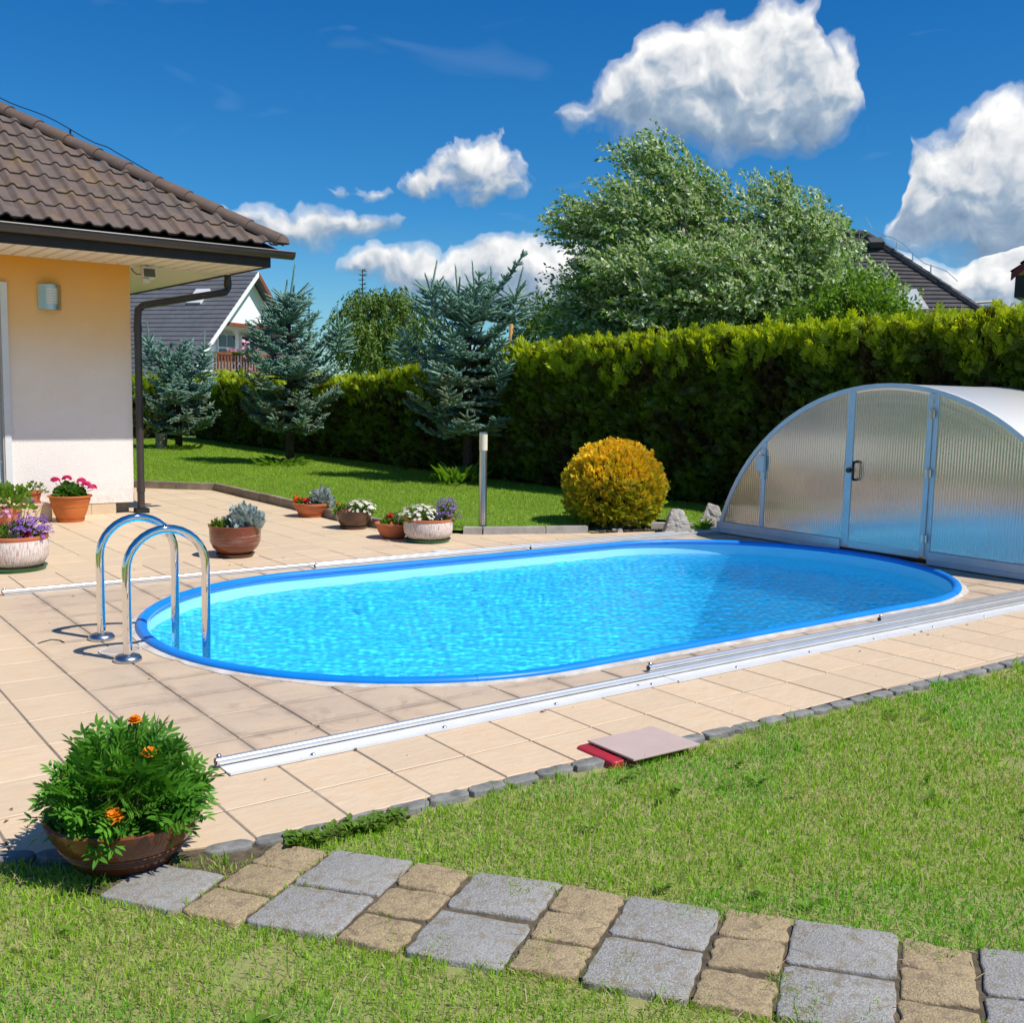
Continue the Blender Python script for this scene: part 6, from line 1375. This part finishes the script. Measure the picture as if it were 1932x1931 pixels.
def left_house():
    A0 = V3(-11.3, 45, 0); e = Vector((*heading(-.93, .37), 0)); g = Vector((*heading(.37, .93), 0)); up = Vector((0, 0, 1)); hw, zr, ze = 4.26, 6.10, 2.05; Lh = 12
    root = thing('gabled_house', 'white gabled house with grey shingle roof seen under the eaves', 'house', tuple(A0))
    def pt(s, t, z): return A0+g*s+e*t+up*z
    slope = (zr-ze)/hw
    rf = part('roof', MB().add([pt(0, -.5, zr+.12), pt(0, Lh, zr+.12), pt(-hw-.5, Lh, ze-.5*slope+.12), pt(-hw-.5, -.5, ze-.5*slope+.12), pt(hw+.5, -.5, ze-.5*slope+.12), pt(hw+.5, Lh, ze-.5*slope+.12)], [(0, 1, 2, 3), (0, 4, 5, 1)]), M['slate'], root)
    courses(rf, pt(0, -.5, zr+.14), pt(0, Lh, zr+.14), pt(-hw-.5, Lh, ze-.5*slope+.14), pt(-hw-.5, -.5, ze-.5*slope+.14), 24, M['slate'], 'shingle_course', .03)
    for s in (-1, 1):
        q = MB(); a, b = pt(0, -.52, zr+.14), pt(s*(hw+.5), -.52, ze-.5*slope+.14); n_ = up*.22; q.add([a, b, b-n_, a-n_, a+e*.06, b+e*.06, b-n_+e*.06, a-n_+e*.06], [(0, 1, 2, 3), (4, 7, 6, 5), (0, 4, 5, 1), (3, 2, 6, 7), (1, 5, 6, 2)]); part('barge_board', q, M['white_wall'] if s < 0 else M['red_wood'], root)
    zb = 4.05; wb_ = (zr-zb)/slope
    part('gable_wall', MB().add([pt(-wb_, 0, zb), pt(wb_, 0, zb), pt(0, 0, zr), pt(-wb_, .2, zb), pt(wb_, .2, zb), pt(0, .2, zr)], [(0, 1, 2), (3, 5, 4), (0, 3, 4, 1)]), M['white_wall'], root)
    part('beam', MB().obox(pt(0, .05, zb-.06), g*wb_, e*.1, up*.07), M['red_wood'], root)
    part('wall', MB().add([pt(-hw, 1.2, 0), pt(hw, 1.2, 0), pt(hw, 1.2, ze), pt(wb_, 1.2, zb), pt(-wb_, 1.2, zb), pt(-hw, 1.2, ze)], [(0, 1, 2, 3, 4, 5)]).add([pt(-hw, 1.2, 0), pt(-hw, 1.2, ze), pt(-hw, Lh, ze), pt(-hw, Lh, 0)], [(0, 1, 2, 3)]), M['white_wall'], root)
    for s in (-.05, 1.55):
        wn_ = part('window', MB().obox(pt(s, 1.15, 3.05), g*.62, e*.05, up*.62), M['frame_white'], root); 
        for i in (-.3, .3):
            for j in (-.3, .3): part('pane', MB().obox(pt(s+i*.95, 1.09, 3.05+j*1.0), g*.24, e*.02, up*.25), M['window_glass'], wn_)
    part('shutter', MB().obox(pt(-3.1, 1.15, 2.75), g*.45, e*.05, up*.35), M['green_shutter'], root)
    bal = part('balcony', MB().obox(pt(-.6, -.2, 1.80), g*3.2, e*.9, up*.12), M['white_wall'], root)
    part('balcony_rail', MB().obox(pt(-.6, -1.08, 2.72), g*3.2, e*.05, up*.05), M['red_wood'], bal); part('balcony_rail', MB().obox(pt(-.6, -1.08, 2.02), g*3.2, e*.04, up*.04), M['red_wood'], bal)
    for k in range(33): part('baluster', MB().obox(pt(-3.7+k*.194, -1.08, 2.37), g*.04, e*.025, up*.33), M['red_wood'], bal)
    c = np.array(pt(-2.0, -1.25, 2.75)); bush_ = rosette('balcony_flowers', 'pink flowers and leaves hanging on the far balcony rail', 'plant', tuple(c), 160, .55, .22, M['leaf_mid'], 91, up=.3)
    P = c+rng.normal(0, 1, (60, 3))*np.array([.35, .35, .22]); npart('pink_blooms', *scatter(*flower_tpl(5, .2, .9), P, frames(rdir(60), rdir(60)), np.full(60, .09)), PET['lightpink'], bush_, kind='stuff')
    part('skylight', MB().obox(pt(-1.25, 1.6, zr-1.25*slope+.22), e*.35, (g+up*slope).normalized()*.45, (up-g*slope).normalized()*.05), M['frame_white'], rf)
left_house()
def right_house():
    def q(u, v, Y):
        global GW
        GW = Y; return Vector(gw(u, v)[:3])
    A_, B_, C_, D_ = q(1330, 425, 46), q(1632, 446, 43.5), q(1925, 640, 38), q(1330, 655, 38)
    root = thing('hip_roof_house', 'house with dark grey tiled hip roof and skylights beyond the hedge', 'house', (float((C_+D_).x/2), float((C_+D_).y/2), 0))
    back = (A_-D_); back.z = 0; back.normalize(); E_ = B_+back*7-Vector((0, 0, 3.5)); F_ = C_+back*14
    rf = part('roof', MB().add([A_, B_, C_, D_], [(0, 1, 2, 3)]).add([B_, C_, F_], [(0, 2, 1)]), M['darktile'], root); courses(rf, A_+Vector((0, 0, .04)), B_+Vector((0, 0, .04)), C_+Vector((0, 0, .04)), D_+Vector((0, 0, .04)), 26, M['darktile'], 'tile_course', .05)
    part('wall', MB().add([C_-back*-.6, D_-back*-.6, Vector((D_.x, D_.y, 0))+back*.6, Vector((C_.x, C_.y, 0))+back*.6], [(0, 1, 2, 3)]), M['white_wall'], root)
    n = 16
    for k in range(n): a, b = B_.lerp(C_, k/n), B_.lerp(C_, (k+1.1)/n); part('hip_tile', MB().tube([a+Vector((0, 0, .06)), b+Vector((0, 0, .06))], [.15, .17], 8), M['darktile'], rf)
    part('ridge_tile', MB().tube([A_+Vector((0, 0, .06)), B_+Vector((0, 0, .06))], .16, 8), M['darktile'], rf)
    nr = (B_-A_).cross(D_-A_).normalized(); nr = nr if nr.z > 0 else -nr; al = (C_-D_).normalized(); dn = nr.cross(al); dn = dn if dn.z < 0 else -dn
    def on(u, v):
        d = Vector(CF)+Vector(CR)*((u-966)/1979)-Vector(CU)*((v-966)/1979); o_ = Vector((0, 0, CAMH)); return o_+d*((A_-o_).dot(nr)/d.dot(nr))
    for (u, v) in ((1718, 572), (1610, 552)):
        p = on(u, v)+nr*.10; fr_ = part('skylight', MB().obox(p, al*.42, dn*.75, nr*.06), M['grey_plastic'], rf); part('pane', MB().obox(p+nr*.062, al*.33, dn*.64, nr*.012), M['pale_glass'], fr_)
    p = on(1652, 463); part('roof_vent', MB().obox(p+nr*.12, al*.28, dn*.22, nr*.12), M['darktile'], rf)
    wp = [B_+Vector((0, 0, .75))]+[B_.lerp(C_, t)+Vector((0, 0, .55-.12*math.sin(t*20))) for t in np.linspace(.05, .62, 9)]; cw_ = part('lightning_conductor', MB().tube(wp, .014, 4), M['alu_tube'], rf)
    for t in (.22, .33, .45): part('conductor_post', MB().tube([B_.lerp(C_, t)+Vector((0, 0, .1)), B_.lerp(C_, t)+Vector((0, 0, .55))], .03, 5), M['alu_tube'], cw_)
    part('antenna', MB().tube([B_.lerp(C_, .73)+Vector((0, 0, .2)), B_.lerp(C_, .73)+al*.9+Vector((0, 0, .25))], .05, 5), M['grey_plastic'], rf)
right_house()
def red_house():
    global GW
    GW = 30.0; E0 = Vector(gw(1908, 516)[:3]); r_ = Vector((*heading(.82, -.57), 0)).normalized(); b_ = Vector((*heading(.57, .82), 0)).normalized(); up = Vector((0, 0, 1))
    root = thing('garden_house', 'corner of a red tiled roof with dark boards at the right edge of the view', 'house', (E0.x+r_.x*2, E0.y+r_.y*2, 0))
    top_ = E0+r_*2.2+up*2.0; P = [E0, E0+b_*6, top_+b_*6, top_]; rf = part('roof', MB().add(P, [(0, 1, 2, 3)]).add([top_, top_+b_*6, E0+r_*4.4+b_*6, E0+r_*4.4], [(0, 1, 2, 3)]), M['redtile'], root)
    courses(rf, top_+up*.02, top_+b_*6+up*.02, E0+b_*6+up*.02, E0+up*.02, 9, M['redtile'], 'tile_course', .06)
    q = MB()
    for s, sg in ((E0, 1),): q.add([s-b_*.02, top_-b_*.02, top_-b_*.02-up*.22, s-b_*.02-up*.22], [(0, 1, 2, 3)])
    part('barge_board', q, M['redtile'], root)
    part('wall', MB().box(-.1, .1, -.1, .1, 0, .1) if False else MB().add([E0+r_*.32-up*.15, E0+r_*4.1-up*.15, top_-up*.2, Vector((E0+r_*.32).xy.to_3d()), Vector((E0+r_*4.1).xy.to_3d())], [(0, 3, 4, 1), (0, 1, 2)]), M['white_wall'], root)
    part('eaves_box', MB().obox(E0+r_*.42-up*.42-b_*.0, r_*.22, b_*.5, up*.30), M['brown_wood'], root)
red_house()
#END
